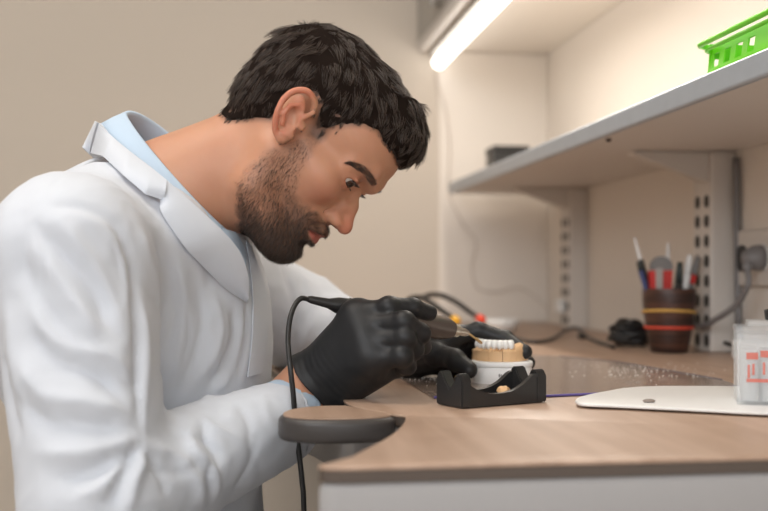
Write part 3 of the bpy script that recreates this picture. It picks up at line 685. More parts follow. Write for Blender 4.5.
# electric motor handpiece in the right hand
H0, H1, H2 = W(308, 299, 1.055), W(455, 330.5, 1.122), W(481.5, 343, 1.150)
ax_ = (H1 - H0).normalized()
hp = empty('handpiece', W(400, 320, 1.06), 'dark grey dental handpiece held in the right hand, its tip on the crowns', 'handpiece')
m_hp = mat('gunmetal_handpiece', (0.16, 0.135, 0.12), 0.32, metal=0.6, bump=(500, 0.2, 0.0003)); m_ch = mat('steel', (0.65, 0.60, 0.52), 0.25, metal=0.9)
Lh = (H1 - H0).length
def seg(name, prof, m):
    bm = bmesh.new(); lathe(bm, [(r, t * Lh) for r, t in prof], 32, axis_matrix(H0, ax_)); return autosmooth(frombm(name, bm, m, hp), 40)
seg('strain_relief', [(0, 0), (0.003, 0), (0.0038, 0.02), (0.0050, 0.13), (0.0082, 0.19), (0.0094, 0.26), (0, 0.26)], m_black)
seg('ring', [(0, 0.261), (0.0100, 0.261), (0.0100, 0.275), (0, 0.275)], m_black)
seg('rear_sleeve', [(0, 0.276), (0.0092, 0.276), (0.0100, 0.32), (0.0102, 0.52), (0, 0.52)], mat('silver_sleeve', (0.62, 0.62, 0.62), 0.3, metal=0.6))
seg('grip', [(0, 0.521), (0.0105, 0.521), (0.0125, 0.62), (0.0132, 0.80), (0.0128, 0.90), (0.0105, 0.955), (0.0085, 0.985), (0, 0.985)], m_hp)
seg('nose_collar', [(0, 0.986), (0.0075, 0.986), (0.0070, 1.02), (0.0048, 1.03), (0.0042, 1.075), (0.0022, 1.10), (0, 1.10)], m_ch)
e0 = H0 + ax_ * Lh * 1.10
bm = bmesh.new(); tube(bm, [e0, e0 + (H2 - e0) * 0.55, e0 + (H2 - e0) * 0.6, H2 - (H2 - e0) * 0.02, H2], [0.0011, 0.0011, 0.0019, 0.0017, 0.0008], 12); frombm('bur', bm, mat('brass_bur', (0.75, 0.52, 0.25), 0.35, metal=0.7), hp, True)
cbl = [W(308, 299, 1.055), W(301, 298.5, 1.050), W(295, 305, 1.045), W(290, 319, 1.036), W(288, 340, 1.026), W(290, 365, 1.012), W(293, 392, 1.011), W(295, 415, 1.013), W(298, 445, 1.013), W(302, 480, 1.013), W(304, 520, 1.013), W(305, 700, 1.013), W(306, 1000, 1.02), W(318, 1200, 1.05)]
bm = bmesh.new(); tube(bm, crom(cbl, 8), 0.0026, 10); frombm('cable', bm, m_black, hp, True)
# ================================================================ THE PERSON: HEAD
PSI, PIT = math.radians(7), math.radians(52)
F0 = RV * math.cos(PIT) - ZV * math.sin(PIT); HU = RV * math.sin(PIT) + ZV * math.cos(PIT)
HF = F0 * math.cos(PSI) - FV * math.sin(PSI); HS = -FV * math.cos(PSI) - F0 * math.sin(PSI)
HO = W(297, 118, 1.10)
HM = np.stack([A3(HF), A3(HS), A3(HU)])       # rows: forward, right side, up (local mm -> world m)
def h2w(P): return (np.asarray(P, np.float32) / 1000) @ HM + A3(HO)
def w2h(P): return ((np.asarray(P, np.float32) - A3(HO)) @ HM.T) * 1000
def HL(px, py, s):                            # head-frame point on the plane s seen at px, py
    r = W(px, py, 1) - CP; q = HO + HS * (s / 1000) - CP
    M = Matrix((r, -HF, -HU)).transposed()
    t, f, u = M.inverted() @ q
    return (f * 1000, s, u * 1000)
def mir(p): return (p[0], -p[1], p[2])
def poly_sd(x, y, poly):                      # signed distance to a polygon, negative inside
    P = np.array(poly, np.float32); n = len(P); d = np.full(len(x), 1e9, np.float32); ins = np.zeros(len(x), bool)
    for i in range(n):
        a, b = P[i], P[(i + 1) % n]; e = b - a
        wx, wy = x - a[0], y - a[1]; t = np.clip((wx * e[0] + wy * e[1]) / (e @ e), 0, 1)
        d = np.minimum(d, (wx - e[0] * t) ** 2 + (wy - e[1] * t) ** 2)
        c = (a[1] > y) != (b[1] > y)
        ins ^= c & (x < (b[0] - a[0]) * (y - a[1]) / ((b[1] - a[1]) if b[1] != a[1] else 1e-9) + a[0])
    d = np.sqrt(d); return np.where(ins, -d, d)
EYE = (86.5, 32, 3.0)
GAZE = np.array([0.90, 0.30, -0.30]); GAZE /= np.linalg.norm(GAZE)
def skull(P):
    d = s_ell(P, (12, 0, 34), (91, 71, 57))
    d = smin(d, s_ell(P, (-14, 0, -4), (58, 60, 46)), 20)
    d = smin(d, s_ell(P, (64, 0, 32), (41, 57, 42)), 20)
    return d
def head_core(P):
    A = P.copy(); A[:, 1] = np.abs(A[:, 1])    # left-right symmetric parts
    d = skull(A)
    d = smin(d, s_ell(A, (52, 0, -28), (50, 58, 52)), 24)          # face block
    d = smin(d, s_cap(A, (104, 3, 17), (98, 26, 22), 8.0, 7.0), 12)   # brow ridge
    d = smin(d, s_cap(A, (98, 26, 22), (84, 46, 12), 7.0, 6.5), 12)
    d = smin(d, s_ell(A, (76, 42, -20), (19, 18, 15)), 20)         # cheek bone
    d = smin(d, s_cap(A, (34, 57, -12), (72, 50, -16), 6, 7), 18)  # zygomatic arch
    d = smin(d, s_cap(A, (26, 53, -40), (42, 47, -76), 14, 14), 20)
    d = smin(d, s_cap(A, (42, 47, -76), (88, 20, -92), 14, 14), 18)
    d = smin(d, s_ell(A, (94, 0, -89), (16, 21, 14)), 14)          # chin
    d = smin(d, s_ell(A, (60, 0, -86), (46, 42, 26)), 20)
    d = smin(d, s_ell(A, (84.5, 0, -56), (27, 31, 25)), 14)          # mouth mound
    d = smin(d, s_cap(A, (9, 0, -42), (-6, 0, -140), 50, 57), 24) # neck
    d = smin(d, s_cap(A, (-12, 0, -80), (-38, 0, -155), 34, 40), 30)
    # eye sockets
    d = smax(d, -s_ell(A, (107, 31, 1), (15, 17, 11.5)), 10)
    d = smax(d, -s_ell(A, (112, 11, -1), (10, 9, 10)), 8)
    # lids over the eyeball with a narrow opening
    lid = s_ell(A, EYE, (14.2, 15.5, 14.0))
    op = s_ell(A, (EYE[0] + 13, EYE[1] + 1.5, EYE[2] - 2.4), (13, 14.2, 4.5))
    d = smin(d, lid, 3.5)
    d = smin(d, s_cap(A, (EYE[0] + 13.2, EYE[1] - 10, EYE[2] + 2.6), (EYE[0] + 12.5, EYE[1] + 8, EYE[2] + 4.4), 1.3, 1.4), 2.5)
    d = smax(d, -op, 1.4)
    # nose
    n = s_cap(A, (96.5, 0, 1), (107.5, 0, -13), 6.2, 7.4)
    n = smin(n, s_cap(A, (107.5, 0, -13), (117.5, 0, -28), 7.4, 8.2), 5)
    n = smin(n, s_ell(A, (119.5, 0, -31), (8.6, 9.0, 7.0)), 5)
    n = smin(n, s_ell(A, (110, 10.5, -33), (9.5, 6.8, 6.6)), 5)
    n = smin(n, s_cap(A, (104, 9, -18), (100, 13, -33), 6, 5), 9)
    d = smin(d, n, 4.5)
    d = smax(d, -s_cap(A, (113.5, 6.4, -41), (108, 7.0, -31), 3.3, 2.6), 2.0)
    d = smax(d, -s_cap(A, (102, 18.5, -27), (98, 20.5, -37), 1.2, 1.0), 4)   # wing crease
    # lips
    d = smin(d, s_cap(A, (112, 0, -50.5), (109, 10, -51.5), 5.0, 4.6), 5)
    d = smin(d, s_cap(A, (109, 10, -51.5), (96.5, 23, -59.5), 4.6, 2.6), 5)
    d = smin(d, s_cap(A, (110.5, 0, -63.5), (107.5, 10, -63.5), 5.4, 4.8), 5)
    d = smin(d, s_cap(A, (107.5, 10, -63.5), (96.5, 22, -61), 4.8, 2.6), 5)
    d = smax(d, -s_cap(A, (117.7, 0, -56.8), (112.3, 11, -57.6), 1.0, 1.1), 1.8)
    d = smax(d, -s_cap(A, (112.3, 11, -57.6), (100, 24, -60.5), 1.1, 1.1), 1.8)
    d = smax(d, -s_ell(A, (110, 0, -74.5), (4.5, 15, 4.5)), 7)
    d = smax(d, -s_cap(A, (113, 0, -45.5), (116, 0, -40), 1.3, 1.6), 4)
    return d
def ear(P, sgn):
    A = P.copy(); A[:, 1] *= sgn
    def E(x, y, s): return HL(x, y, s)
    out = [E(313, 114, 69), E(315, 103, 76), E(309, 92.5, 84), E(300.5, 90, 87), E(291, 92.5, 89), E(283, 100, 90), E(277.5, 111.5, 89), E(275, 124, 85), E(276.5, 134, 80), E(282, 140, 76)]
    c = [tuple(p) for p in crom(out, 3)]
    n = len(c)
    d = s_chain(A, c, [3.1 - 0.3 * math.sin(i / n * 3) for i in range(n)], 1.5)
    mid = np.array(E(290.5, 116, 77))
    ax_l = np.array([-0.42, 0.10, 0.90]); ax_l /= np.linalg.norm(ax_l)
    nr = np.array([-0.38, 0.90, -0.28]); nr -= ax_l * nr.dot(ax_l); nr /= np.linalg.norm(nr)
    bx = np.cross(ax_l, nr)
    R = np.stack([bx, nr, ax_l], 1)
    d = smin(d, s_ell(A, mid, (14, 5.5, 23), R), 3)
    d = smin(d, s_chain(A, [E(303, 126, 76), E(300, 122, 79), E(301.5, 128, 78)], [3.5, 3.4, 3.0]), 3)           # tragus
    d = smin(d, s_chain(A, [E(285, 134, 80), E(290, 136, 78), E(282, 139, 76)], [4.2, 4.2, 5.0]), 4)             # lobe
    d = smax(d, -s_chain(A, [E(292, 122, 86), E(293, 113, 87), E(300, 112.5, 86)], [6.0, 6.8, 4.2]), 3)          # concha
    d = smax(d, -s_chain(A, [E(310, 108, 84), E(307, 99, 89), E(298, 97, 91), E(289, 102, 92), E(284.5, 111, 91)], [3.2, 3.0, 2.4, 2.0, 1.6]), 2)   # groove under the rim
    d = smin(d, s_chain(A, [E(282.5, 124, 85), E(284, 113, 87.5), E(290, 105.5, 88), E(300, 104, 85)], [2.3, 2.4, 2.3, 2.2], 2), 2)   # antihelix
    d = smin(d, s_chain(A, [E(313, 113, 77), E(305, 117, 80), E(300, 118, 79)], [2.6, 2.2, 1.6], 2), 2)          # crus
    return d
def head_fn(P):
    d = head_core(P)
    d = smin(d, ear(P, 1), 3); d = smin(d, ear(P, -1), 3)
    return smax(d, -(P[:, 2] + 165), 2)
HV, HQ = surf(head_fn, (-115, -98, -172), (136, 98, 112), 1.45)
HV = relax(HV, HQ, 1, 0.35)
HN = vnormals(HV, HQ)
# make sure the winding points outward
def outward(V, Q):
    N = vnormals(V, Q); c = V.mean(0)
    return Q[:, ::-1] if ((V - c) * N).sum() < 0 else Q
HQ = outward(HV, HQ); HN = vnormals(HV, HQ)
BEARD = [(52, 2), (60, -18), (64, -34), (72, -46), (82, -50), (91, -47), (97, -41.5), (104, -42), (113, -41), (130, -44), (130, -60), (130, -120), (63, -124), (50, -106), (31, -86), (24, -60), (30, -34), (37, -5), (38, 6)]
def lips_mask(P):
    a = np.abs(P[:, 1]); t = np.clip(a / 23, 0, 1)
    mid = -57.0 - 3.5 * t; hu = 5.8 * (1 - t ** 2.2); hl = 7.6 * (1 - t ** 2.2)
    k = np.where(P[:, 2] > mid, (P[:, 2] - mid) / np.maximum(hu, .01), (mid - P[:, 2]) / np.maximum(hl, .01))
    return np.clip((1.12 - k) / 0.25, 0, 1) * (P[:, 0] > 92) * (a < 23)
def beard_mask(P):
    sd = poly_sd(P[:, 0], P[:, 2], BEARD)
    m = np.clip((-sd + 2.5 + 3 * vnoise(P, 0.35, 2)) / 7, 0, 1)
    a = np.abs(P[:, 1])
    m = np.where((P[:, 0] > 92) & (P[:, 2] > -52), np.clip((-sd + 1) / 3, 0, 1), m)
    m *= 1 - lips_mask(P)
    m *= np.where((P[:, 0] > 104) & (P[:, 2] > -42) , 0, 1)
    return m
HAIR = [(-66, -50), (-44, -62), (-27, -60), (-8, -36), (4, -24), (2, -8), (0, 10), (5, 20), (13, 26), (22, 25), (27, 15), (30, 2), (38, -6), (51, -3), (52, 8), (50, 18), (57, 30), (66, 43), (76, 50), (88, 50), (98, 52), (108, 50), (116, 54), (135, 60), (140, 150), (-140, 150), (-140, -44)]
m_skin = mat('skin', (0.56, 0.30, 0.20), 0.5, spec=0.4, bump=(700, 0.12, 0.0004), Subsurface_Weight=0.35, Subsurface_Radius=(0.012, 0.005, 0.003), Subsurface_Scale=0.6)
nt = m_skin.node_tree; b = nt.nodes['Principled BSDF']
at_ = nt.nodes.new('ShaderNodeAttribute'); at_.attribute_name = 'tone'
sp = nt.nodes.new('ShaderNodeSeparateColor'); nt.links.new(at_.outputs['Color'], sp.inputs[0])
tc = nt.nodes['Texture Coordinate']; nz = nt.nodes.new('ShaderNodeTexNoise'); nz.inputs['Scale'].default_value = 28; nz.inputs['Detail'].default_value = 5
nt.links.new(tc.outputs['Object'], nz.inputs['Vector'])
def mixc(fac, c1, c2):
    mx = nt.nodes.new('ShaderNodeMix'); mx.data_type = 'RGBA'
    for i, c in ((6, c1), (7, c2)):
        if isinstance(c, tuple): mx.inputs[i].default_value = (*c, 1)
        else: nt.links.new(c, mx.inputs[i])
    nt.links.new(fac, mx.inputs[0]); return mx.outputs[2]
c = mixc(nz.outputs['Fac'], (0.59, 0.305, 0.19), (0.49, 0.235, 0.142))
c = mixc(sp.outputs[1], c, (0.56, 0.17, 0.105))           # green channel: blood-rich nose, ear rim, cheeks
c = mixc(sp.outputs[2], c, (0.42, 0.125, 0.095))          # blue channel: lips
c = mixc(sp.outputs[0], c, (0.085, 0.045, 0.032))         # red channel: stubble tint under beard and hair, brown tone around the near eye
nt.links.new(c, b.inputs['Base Color'])
def chin_w(P): return np.clip(np.clip((P[:, 0] - 62) / 32, 0, 1) * np.clip((-P[:, 2] - 38) / 14, 0, 1) + np.clip((-P[:, 2] - 84) / 16, 0, 1), 0, 1)
def headtone(P):
    T = np.zeros((len(P), 4), np.float32); T[:, 3] = 1
    T[:, 0] = beard_mask(P) * (0.22 + 0.5 * chin_w(P))
    sd = poly_sd(P[:, 0], P[:, 2], HAIR); sk = (np.abs(P[:, 1]) < 76)
    T[:, 0] = np.maximum(T[:, 0], np.clip((-sd + 2) / 8, 0, 1) * 0.75 * sk)
    r = lambda c_, s_: np.exp(-(((P - np.array(c_, np.float32)) / s_) ** 2).sum(1))
    T[:, 1] = np.clip(0.75 * r((122, 0, -30), 16) + 0.40 * r((88, 45, -26), 17) + 0.40 * r((88, -45, -26), 17) + 0.55 * np.clip((np.abs(P[:, 1]) - 79) / 6, 0, 1) + 0.35 * r((96, 34, 3), 13), 0, 1)
    T[:, 0] = np.maximum(T[:, 0], 0.30 * r((98, 32, 8), 9))
    T[:, 2] = lips_mask(P)
    return T

# ================================================================ THE PERSON: BODY UNDER THE CLOTHES
def w_(px, py, d): return A3(W(px, py, d))
SHR, ELR, WRR = w_(70, 256, .945), w_(96, 498, .90), w_(306, 398, 1.07)
SHL, ELL, WRL = w_(205, 262, 1.30), w_(300, 324, 1.405), w_(402, 350, 1.265)
BF = A3(FV); BR = A3(RV); BZ = np.array([0, 0, 1], np.float32)
RB = np.stack([BR, BF, BZ], 1)
NB = A3(HO) + (np.array([-12, 0, -140], np.float32) / 1000) @ HM
CH, MD, PL = w_(134, 300, 1.14), w_(142, 430, 1.15), w_(150, 610, 1.15)
def hand_points(side):
    if side == 'R':
        wr = w_(313, 381, 1.078)
        mcp = [w_(357, 317, 1.046), w_(361, 326, 1.038), w_(366, 341, 1.030), w_(371, 358, 1.026)]
        fing = [([mcp[0], w_(389, 307, 1.030), w_(413, 308, 1.040), w_(429, 313, 1.050)], [.0105, .0100, .0092, .0080]),
                ([mcp[1], w_(404, 322, 1.014), w_(421, 333, 1.026), w_(424, 347, 1.050)], [.0112, .0100, .0090, .0078]),
                ([mcp[2], w_(405, 338, 1.010), w_(414, 350, 1.024), w_(409, 358, 1.048)], [.0112, .0100, .0090, .0078]),
                ([mcp[3], w_(402, 356, 1.008), w_(407, 366, 1.022), w_(399, 370, 1.042)], [.0112, .0098, .0082, .0072]),
                ([w_(335, 368, 1.095), w_(360, 350, 1.112), w_(384, 336, 1.110), w_(410, 334, 1.098)], [.0150, .0130, .0110, .0092])]
        palm = [(wr, mcp[0], .022, .0145), (wr, mcp[1], .022, .0150), (wr, mcp[2], .022, .0150), (wr, mcp[3], .022, .0140),
                (w_(345, 386, 1.062), w_(378, 368, 1.040), .018, .0165), (w_(332, 384, 1.07), w_(360, 345, 1.075), .018, .0150), (mcp[0], mcp[3], .0135, .0145)]
        arm = (w_(292, 398, 1.066), wr, .027, .0235)
    else:
        wr = w_(402, 352, 1.262)
        mcp = [w_(446, 338, 1.222), w_(448, 347, 1.238), w_(450, 356, 1.250), w_(450, 362, 1.262)]
        fing = [([mcp[0], w_(478, 331, 1.226), w_(505, 339, 1.220), w_(525, 352, 1.196)], [.0115, .0102, .0095, .0082]),
                ([mcp[1], w_(484, 339, 1.250), w_(513, 348, 1.244), w_(528, 363, 1.216)], [.0112, .0102, .0095, .0082]),
                ([mcp[2], w_(484, 352, 1.262), w_(508, 360, 1.256), w_(520, 368, 1.236)], [.0108, .0100, .0090, .0078]),
                ([mcp[3], w_(478, 361, 1.268), w_(496, 366, 1.264), w_(508, 369, 1.254)], [.0098, .0090, .0082, .0072]),
                ([w_(418, 358, 1.235), w_(436, 354, 1.196), w_(455, 360, 1.176), w_(469, 370, 1.163)], [.0150, .0132, .0115, .0095])]
        palm = [(wr, mcp[0], .023, .0155), (wr, mcp[1], .023, .0155), (wr, mcp[2], .022, .0150), (wr, mcp[3], .021, .0135), (mcp[0], mcp[3], .0135, .0120),
                (w_(415, 358, 1.25), w_(436, 357, 1.215), .018, .0140)]
        arm = (w_(374, 348, 1.31), wr, .030, .0235)
    return wr, mcp, fing, palm, arm
def hand_sdf(P, side, grow=0.0, to_arm=True):
    wr, mcp, fing, palm, arm = hand_points(side)
    d = None
    for a, b_, ra, rb in palm:
        e = s_cap(P, a, b_, ra + grow, rb + grow); d = e if d is None else smin(d, e, .012)
    if to_arm: d = smin(d, s_cap(P, arm[0], arm[1], arm[2] + grow, arm[3] + grow), .015)
    out = d
    for pts, rs in fing:
        f = s_chain(P, pts, [r + grow for r in rs], .004)
        for j in (1, 2): f = smin(f, s_ell(P, pts[j], [rs[j] * 1.01 + grow] * 3), .003)
        out = smin(out, smin(d, f, .012), .003)
    return out
def body_fn(P):
    d = smin(s_ell(P, CH, (.102, .150, .12), RB), s_ell(P, MD, (.102, .128, .17), RB), .08)
    d = smin(d, s_ell(P, PL, (.106, .150, .12), RB), .08)
    d = smin(d, s_cap(P, SHR, SHL, .052, .052), .05)
    d = smin(d, s_cap(P, NB, A3(HO) + (np.array([-8, 0, -95], np.float32) / 1000) @ HM, .056, .050), .04)
    for sh, el, wr in ((SHR, ELR, WRR), (SHL, ELL, WRL)):
        d = smin(d, s_cap(P, sh, el, .050, .038), .03); d = smin(d, s_cap(P, el, wr, .040, .024), .015)
    for sd in ('R', 'L'): d = smin(d, hand_sdf(P, sd, -.0022), .004)
    for s in (-1, 1):
        hip = PL + BF * s * .085; kn = A3((0.06, 1.13 + s * .115, 0.575)); an = A3((0.0, 1.13 + s * .12, 0.09))
        d = smin(d, s_cap(P, hip, kn, .078, .052), .05); d = smin(d, s_cap(P, kn, an, .050, .034), .02)
        d = smin(d, s_cap(P, an - BZ * .02, an + A3((0.15, 0, -.045)), .032, .026), .02)
    return d
person = empty('person', W(108, 680, 1.13), 'dark-haired bearded person in a white lab coat and black gloves bent over the worktop', 'person')
person.location.z = 0
BV, BQ = surf(body_fn, (-0.62, 0.72, 0.0), (0.26, 1.62, 1.22), 0.0045)
BQ = outward(BV, BQ)
HVw = h2w(HV); q1_ = HQ if np.linalg.det(HM) > 0 else HQ[:, ::-1]
allV = np.concatenate([HVw, BV]); allQ = np.concatenate([q1_, BQ + len(HV)])
me = npmesh('body', allV, allQ)
ca = me.color_attributes.new('tone', 'FLOAT_COLOR', 'POINT')
T = np.concatenate([headtone(HV), np.tile(np.array([[0, 0, 0, 1]], np.float32), (len(BV), 1))])
ca.data.foreach_set('color', T.ravel())
link('body', me, m_skin, person)
# eyes
m_scl = mat('sclera', (0.72, 0.66, 0.62), 0.12, spec=0.6); m_iris = mat('brown_iris', (0.045, 0.02, 0.012), 0.08, spec=0.8)
for s in (1, -1):
    e = np.array([EYE[0], EYE[1] * s, EYE[2]]); c = Vector(h2w(e[None])[0].tolist()); g = Vector((GAZE @ HM).tolist())
    Mx = axis_matrix(c, g)
    bm = bmesh.new(); bmesh.ops.create_uvsphere(bm, u_segments=40, v_segments=24, radius=0.0122)
    for v in bm.verts: v.co = Mx @ v.co
    eo = frombm('eye', bm, m_scl, person, True)
    bm = bmesh.new(); lathe(bm, [(0.0064, 0.0106), (0.0060, 0.0112), (0.0045, 0.0122), (0.002, 0.0128), (0, 0.0129)], 28, Mx); frombm('iris', bm, m_iris, eo, True)
# ---------------------------------------------------------------- hair
def hair_vol(P):
    d = s_ell(P, (8, 0, 38), (85, 75, 66))
    d = smin(d, s_ell(P, (-14, 0, -6), (58, 62, 50)), 18)
    d = smin(d, s_ell(P, (54, 0, 66), (46, 54, 43)), 22)
    d = smin(d, s_ell(P, (90, 2, 68), (20, 42, 22)), 22)
    return d
def hair_fn(P):
    sd = poly_sd(P[:, 0], P[:, 2], HAIR)
    sd = sd + 9 * np.clip((18 - P[:, 2]) / 9, 0, 1) * (P[:, 0] > 26)
    sk = head_core(P)
    front = np.clip((P[:, 0] - 62) / 22, 0, 1) * np.clip((P[:, 2] - 36) / 14, 0, 1)
    th = 1.4 + 0.36 * np.clip(-sd, 0, 60) + 40 * front
    n = 1.6 * vnoise(P * np.array([0.5, 1.6, 1.1], np.float32), 0.22, 1) * np.clip(-sd / 12, 0.1, 1)
    d = smax(np.minimum(hair_vol(P), sk - 1.2) + n, sk - th, 2.5)
    return smax(d, sd + 3.2 - 2.5 * np.clip((P[:, 0] - 70) / 15, 0, 1) + 1.5 * vnoise(P, 0.5, 4), 3)
CV, CQ = surf(hair_fn, (-102, -92, -80), (132, 92, 128), 1.7)
CQ = outward(CV, CQ)
CN = vnormals(CV, CQ)
m_hair = mat('dark_brown_hair', (0.022, 0.014, 0.010), 0.42, spec=0.45, Sheen_Weight=0.1)
b = m_hair.node_tree.nodes['Principled BSDF']; nt = m_hair.node_tree
at2 = nt.nodes.new('ShaderNodeAttribute'); at2.attribute_name = 'shade'
crr = nt.nodes.new('ShaderNodeValToRGB'); crr.color_ramp.elements[0].color = (0.012, 0.008, 0.006, 1); crr.color_ramp.elements[1].color = (0.13, 0.08, 0.054, 1)
nt.links.new(at2.outputs['Fac'], crr.inputs[0]); nt.links.new(crr.outputs[0], b.inputs['Base Color'])
qh = CQ if np.linalg.det(HM) > 0 else CQ[:, ::-1]
def strands(name, root, D1, L, wd, parent, m, curve=None, nseg=4, jit=None, taper=0.35):
    """root (n,3) local mm, D1 direction at the root, curve = added bend; three-sided tapering tubes"""
    n = len(root); t = np.linspace(0, 1, nseg + 1)[None, :, None]
    P = root[:, None] + D1[:, None] * (L[:, None, None] * t)
    if curve is not None: P = P + curve[:, None] * (L[:, None, None] * t * t)
    Tn = np.gradient(P, axis=1); Tn /= np.linalg.norm(Tn, axis=2, keepdims=True) + 1e-9
    ref = rng.normal(size=(n, 1, 3)); a = np.cross(Tn, ref); a /= np.linalg.norm(a, axis=2, keepdims=True) + 1e-9
    b2 = np.cross(Tn, a)
    r = (wd[:, None, None] * (1 - (1 - taper) * t))
    ring = [P + (a * math.cos(k * 2 * PI / 3) + b2 * math.sin(k * 2 * PI / 3)) * r for k in range(3)]
    V = np.stack(ring, 2).reshape(-1, 3)             # n, seg, 3
    base = (np.arange(n)[:, None] * (nseg + 1) + np.arange(nseg)[None])[:, :, None] * 3
    k = np.arange(3); k2 = (k + 1) % 3
    Q = np.stack([base + k, base + k2, base + k2 + 3, base + k + 3], -1).reshape(-1, 4)
    me = npmesh(name, h2w(V), Q)
    sh = me.attributes.new('shade', 'FLOAT', 'POINT')
    sv = np.clip(rng.normal(0.42, 0.25, n), 0, 1); sh.data.foreach_set('value', np.repeat(sv, (nseg + 1) * 3).astype(np.float32))
    return link(name, me, m, parent)
hair = npmesh('hair', h2w(CV), qh); sh = hair.attributes.new('shade', 'FLOAT', 'POINT')
sh.data.foreach_set('value', np.clip(0.15 + 0.2 * vnoise(CV * np.array([0.3, 1.5, 1], np.float32), 1.2, 3), 0, 1).astype(np.float32))
m_cap = mat('hair_underlayer', (0.014, 0.009, 0.007), 0.95, spec=0.05)
hair_o = link('hair', hair, m_cap, person)
def pick(V, Q, n, wt=None):
    f = V[Q]; ar = np.linalg.norm(np.cross(f[:, 2] - f[:, 0], f[:, 3] - f[:, 1]), axis=1)
    if wt is not None: ar = ar * wt
    i = rng.choice(len(Q), n, p=ar / ar.sum()); u, v = rng.random((2, n, 1))
    p = (f[i, 0] * (1 - u) + f[i, 1] * u) * (1 - v) + (f[i, 3] * (1 - u) + f[i, 2] * u) * v
    return p, i
p, i = pick(CV, CQ, 25000)
N = CN[CQ[i]].mean(1)
fh = HV[HQ].mean(1); wh = np.clip((-poly_sd(fh[:, 0], fh[:, 2], HAIR) + 2) / 6, 0, 1) * (np.abs(fh[:, 1]) < 77) * np.clip((12 + poly_sd(fh[:, 0], fh[:, 2], HAIR)) / 4, 0, 1)
pe, ie = pick(HV, HQ, 9000, wh); p = np.concatenate([p, pe]); N = np.concatenate([N, HN[HQ[ie]].mean(1)]); N /= np.linalg.norm(N, axis=1, keepdims=True)
out_ = (head_core(p.astype(np.float32)) > 0.3) | True
sd = poly_sd(p[:, 0], p[:, 2], HAIR)
x = np.clip((p[:, 0] + 60) / 130, 0, 1)[:, None]; topw = np.clip((p[:, 2] - 45) / 45, 0, 1)[:, None]; fr = np.clip((p[:, 0] - 75) / 30, 0, 1)[:, None]
des = np.array([1.0, 0, 0.05]) * topw + np.array([0.35, 0, -0.9]) * (1 - topw)
des = des * (1 - fr) + np.array([0.55, 0, -0.75]) * fr
des = des + np.array([0, 1.0, 0]) * (0.25 * vnoise(p, 0.09, 5) + 0.12 * np.sign(p[:, 1]) * topw[:, 0])[:, None] + np.array([0, 0, 1.0]) * (0.35 * vnoise(p, 0.12, 9))[:, None]
tan = des - N * (des * N).sum(1, keepdims=True); tan /= np.linalg.norm(tan, axis=1, keepdims=True) + 1e-6
ln = np.clip(3.5 + 0.34 * -sd, 3.0, 15) * (0.7 + 0.6 * rng.random(len(p)))
lift = (0.16 + 0.22 * rng.random(len(p)) + 0.16 * topw[:, 0])[:, None]
D1 = tan + N * lift + rng.normal(0, 0.12, p.shape)
cl_i = rng.choice(len(p), 1100, replace=False)        # clumps: strands lean to a shared direction and tip
cid = np.concatenate([((p[s0:s0 + 2000, None] - p[cl_i][None]) ** 2).sum(2).argmin(1) for s0 in range(0, len(p), 2000)])
cdir = tan[cl_i] + N[cl_i] * (0.15 + 0.35 * rng.random((len(cl_i), 1))) + rng.normal(0, 0.22, (len(cl_i), 3))
D1 = 0.4 * D1 + 0.6 * cdir[cid]; D1 /= np.linalg.norm(D1, axis=1, keepdims=True)
pull = (p[cl_i][cid] - p) / ln[:, None] * 0.55
keep = (N[:, 2] > -0.75) | (p[:, 0] > 80) | (p[:, 0] < 0)
k_ = keep & (head_core(p.astype(np.float32)) > -0.5)
strands('hair_strands', p[k_] - N[k_] * 1.0, D1[k_], ln[k_], np.full(k_.sum(), 0.19), hair_o, m_hair, curve=(-N * 0.2 + pull + np.array([0, 0, -0.2]))[k_])
# ---------------------------------------------------------------- beard and brows
fc = HV[HQ].mean(1); bmk = beard_mask(fc.astype(np.float32))
under = np.clip((fc[:, 2] + 150) / 20, 0, 1)
p, i = pick(HV, HQ, 16000, bmk ** 1.2 * under * (0.42 + 0.58 * chin_w(fc)))
N = HN[HQ[i]].mean(1); N /= np.linalg.norm(N, axis=1, keepdims=True)
sd = poly_sd(p[:, 0], p[:, 2], BEARD)
des = np.tile(np.array([0.25, 0, -0.9]), (len(p), 1)); des[:, 0] += 0.3 * np.clip((p[:, 0] - 80) / 30, 0, 1)
mo = (p[:, 0] > 96) & (p[:, 2] > -54); des[mo] = np.array([0.0, 0, -0.6]); des[mo, 1] = np.sign(p[mo, 1]) * 0.8
tan = des - N * (des * N).sum(1, keepdims=True); tan /= np.linalg.norm(tan, axis=1, keepdims=True) + 1e-6
chin = np.clip((p[:, 0] - 60) / 40, 0, 1) * np.clip((-p[:, 2] - 60) / 25, 0, 1)
ln = np.clip(2.2 + 0.16 * -sd, 2.0, 5.0) * (0.7 + 0.6 * rng.random(len(p))) + 4.0 * chin
ln[mo] = 5.0 * (0.7 + 0.5 * rng.random(mo.sum()))
D1 = tan + N * (0.45 + 0.3 * rng.random((len(p), 1))) + rng.normal(0, 0.22, p.shape); D1 /= np.linalg.norm(D1, axis=1, keepdims=True)
strands('beard', p - N * 0.3, D1, ln, np.full(len(p), 0.135), person, m_hair, curve=-N * 0.2 , nseg=3)
HW = h2w(HV); HNw = HN @ HM; q_ = HW - A3(CP); hd = q_ @ A3(FV); hx = 384 + (q_ @ A3(RV)) / hd * F; hy = 272 - q_[:, 2] / hd * F; hf = (q_ * HNw).sum(1) < 0
def hseen(px, py):
    k = np.where((np.abs(hx - px) < 4) & (np.abs(hy - py) < 4) & hf & (HV[:, 1] > 0))[0]
    k = k[hd[k] < hd[k].min() + .02]; j = k[((hx[k] - px) ** 2 + (hy[k] - py) ** 2).argmin()]; return HV[j]
def snap(q):                                  # nearest point of the head's surface
    j = ((HV - np.array(q, np.float32)) ** 2).sum(1).argmin(); return HV[j], HN[j]
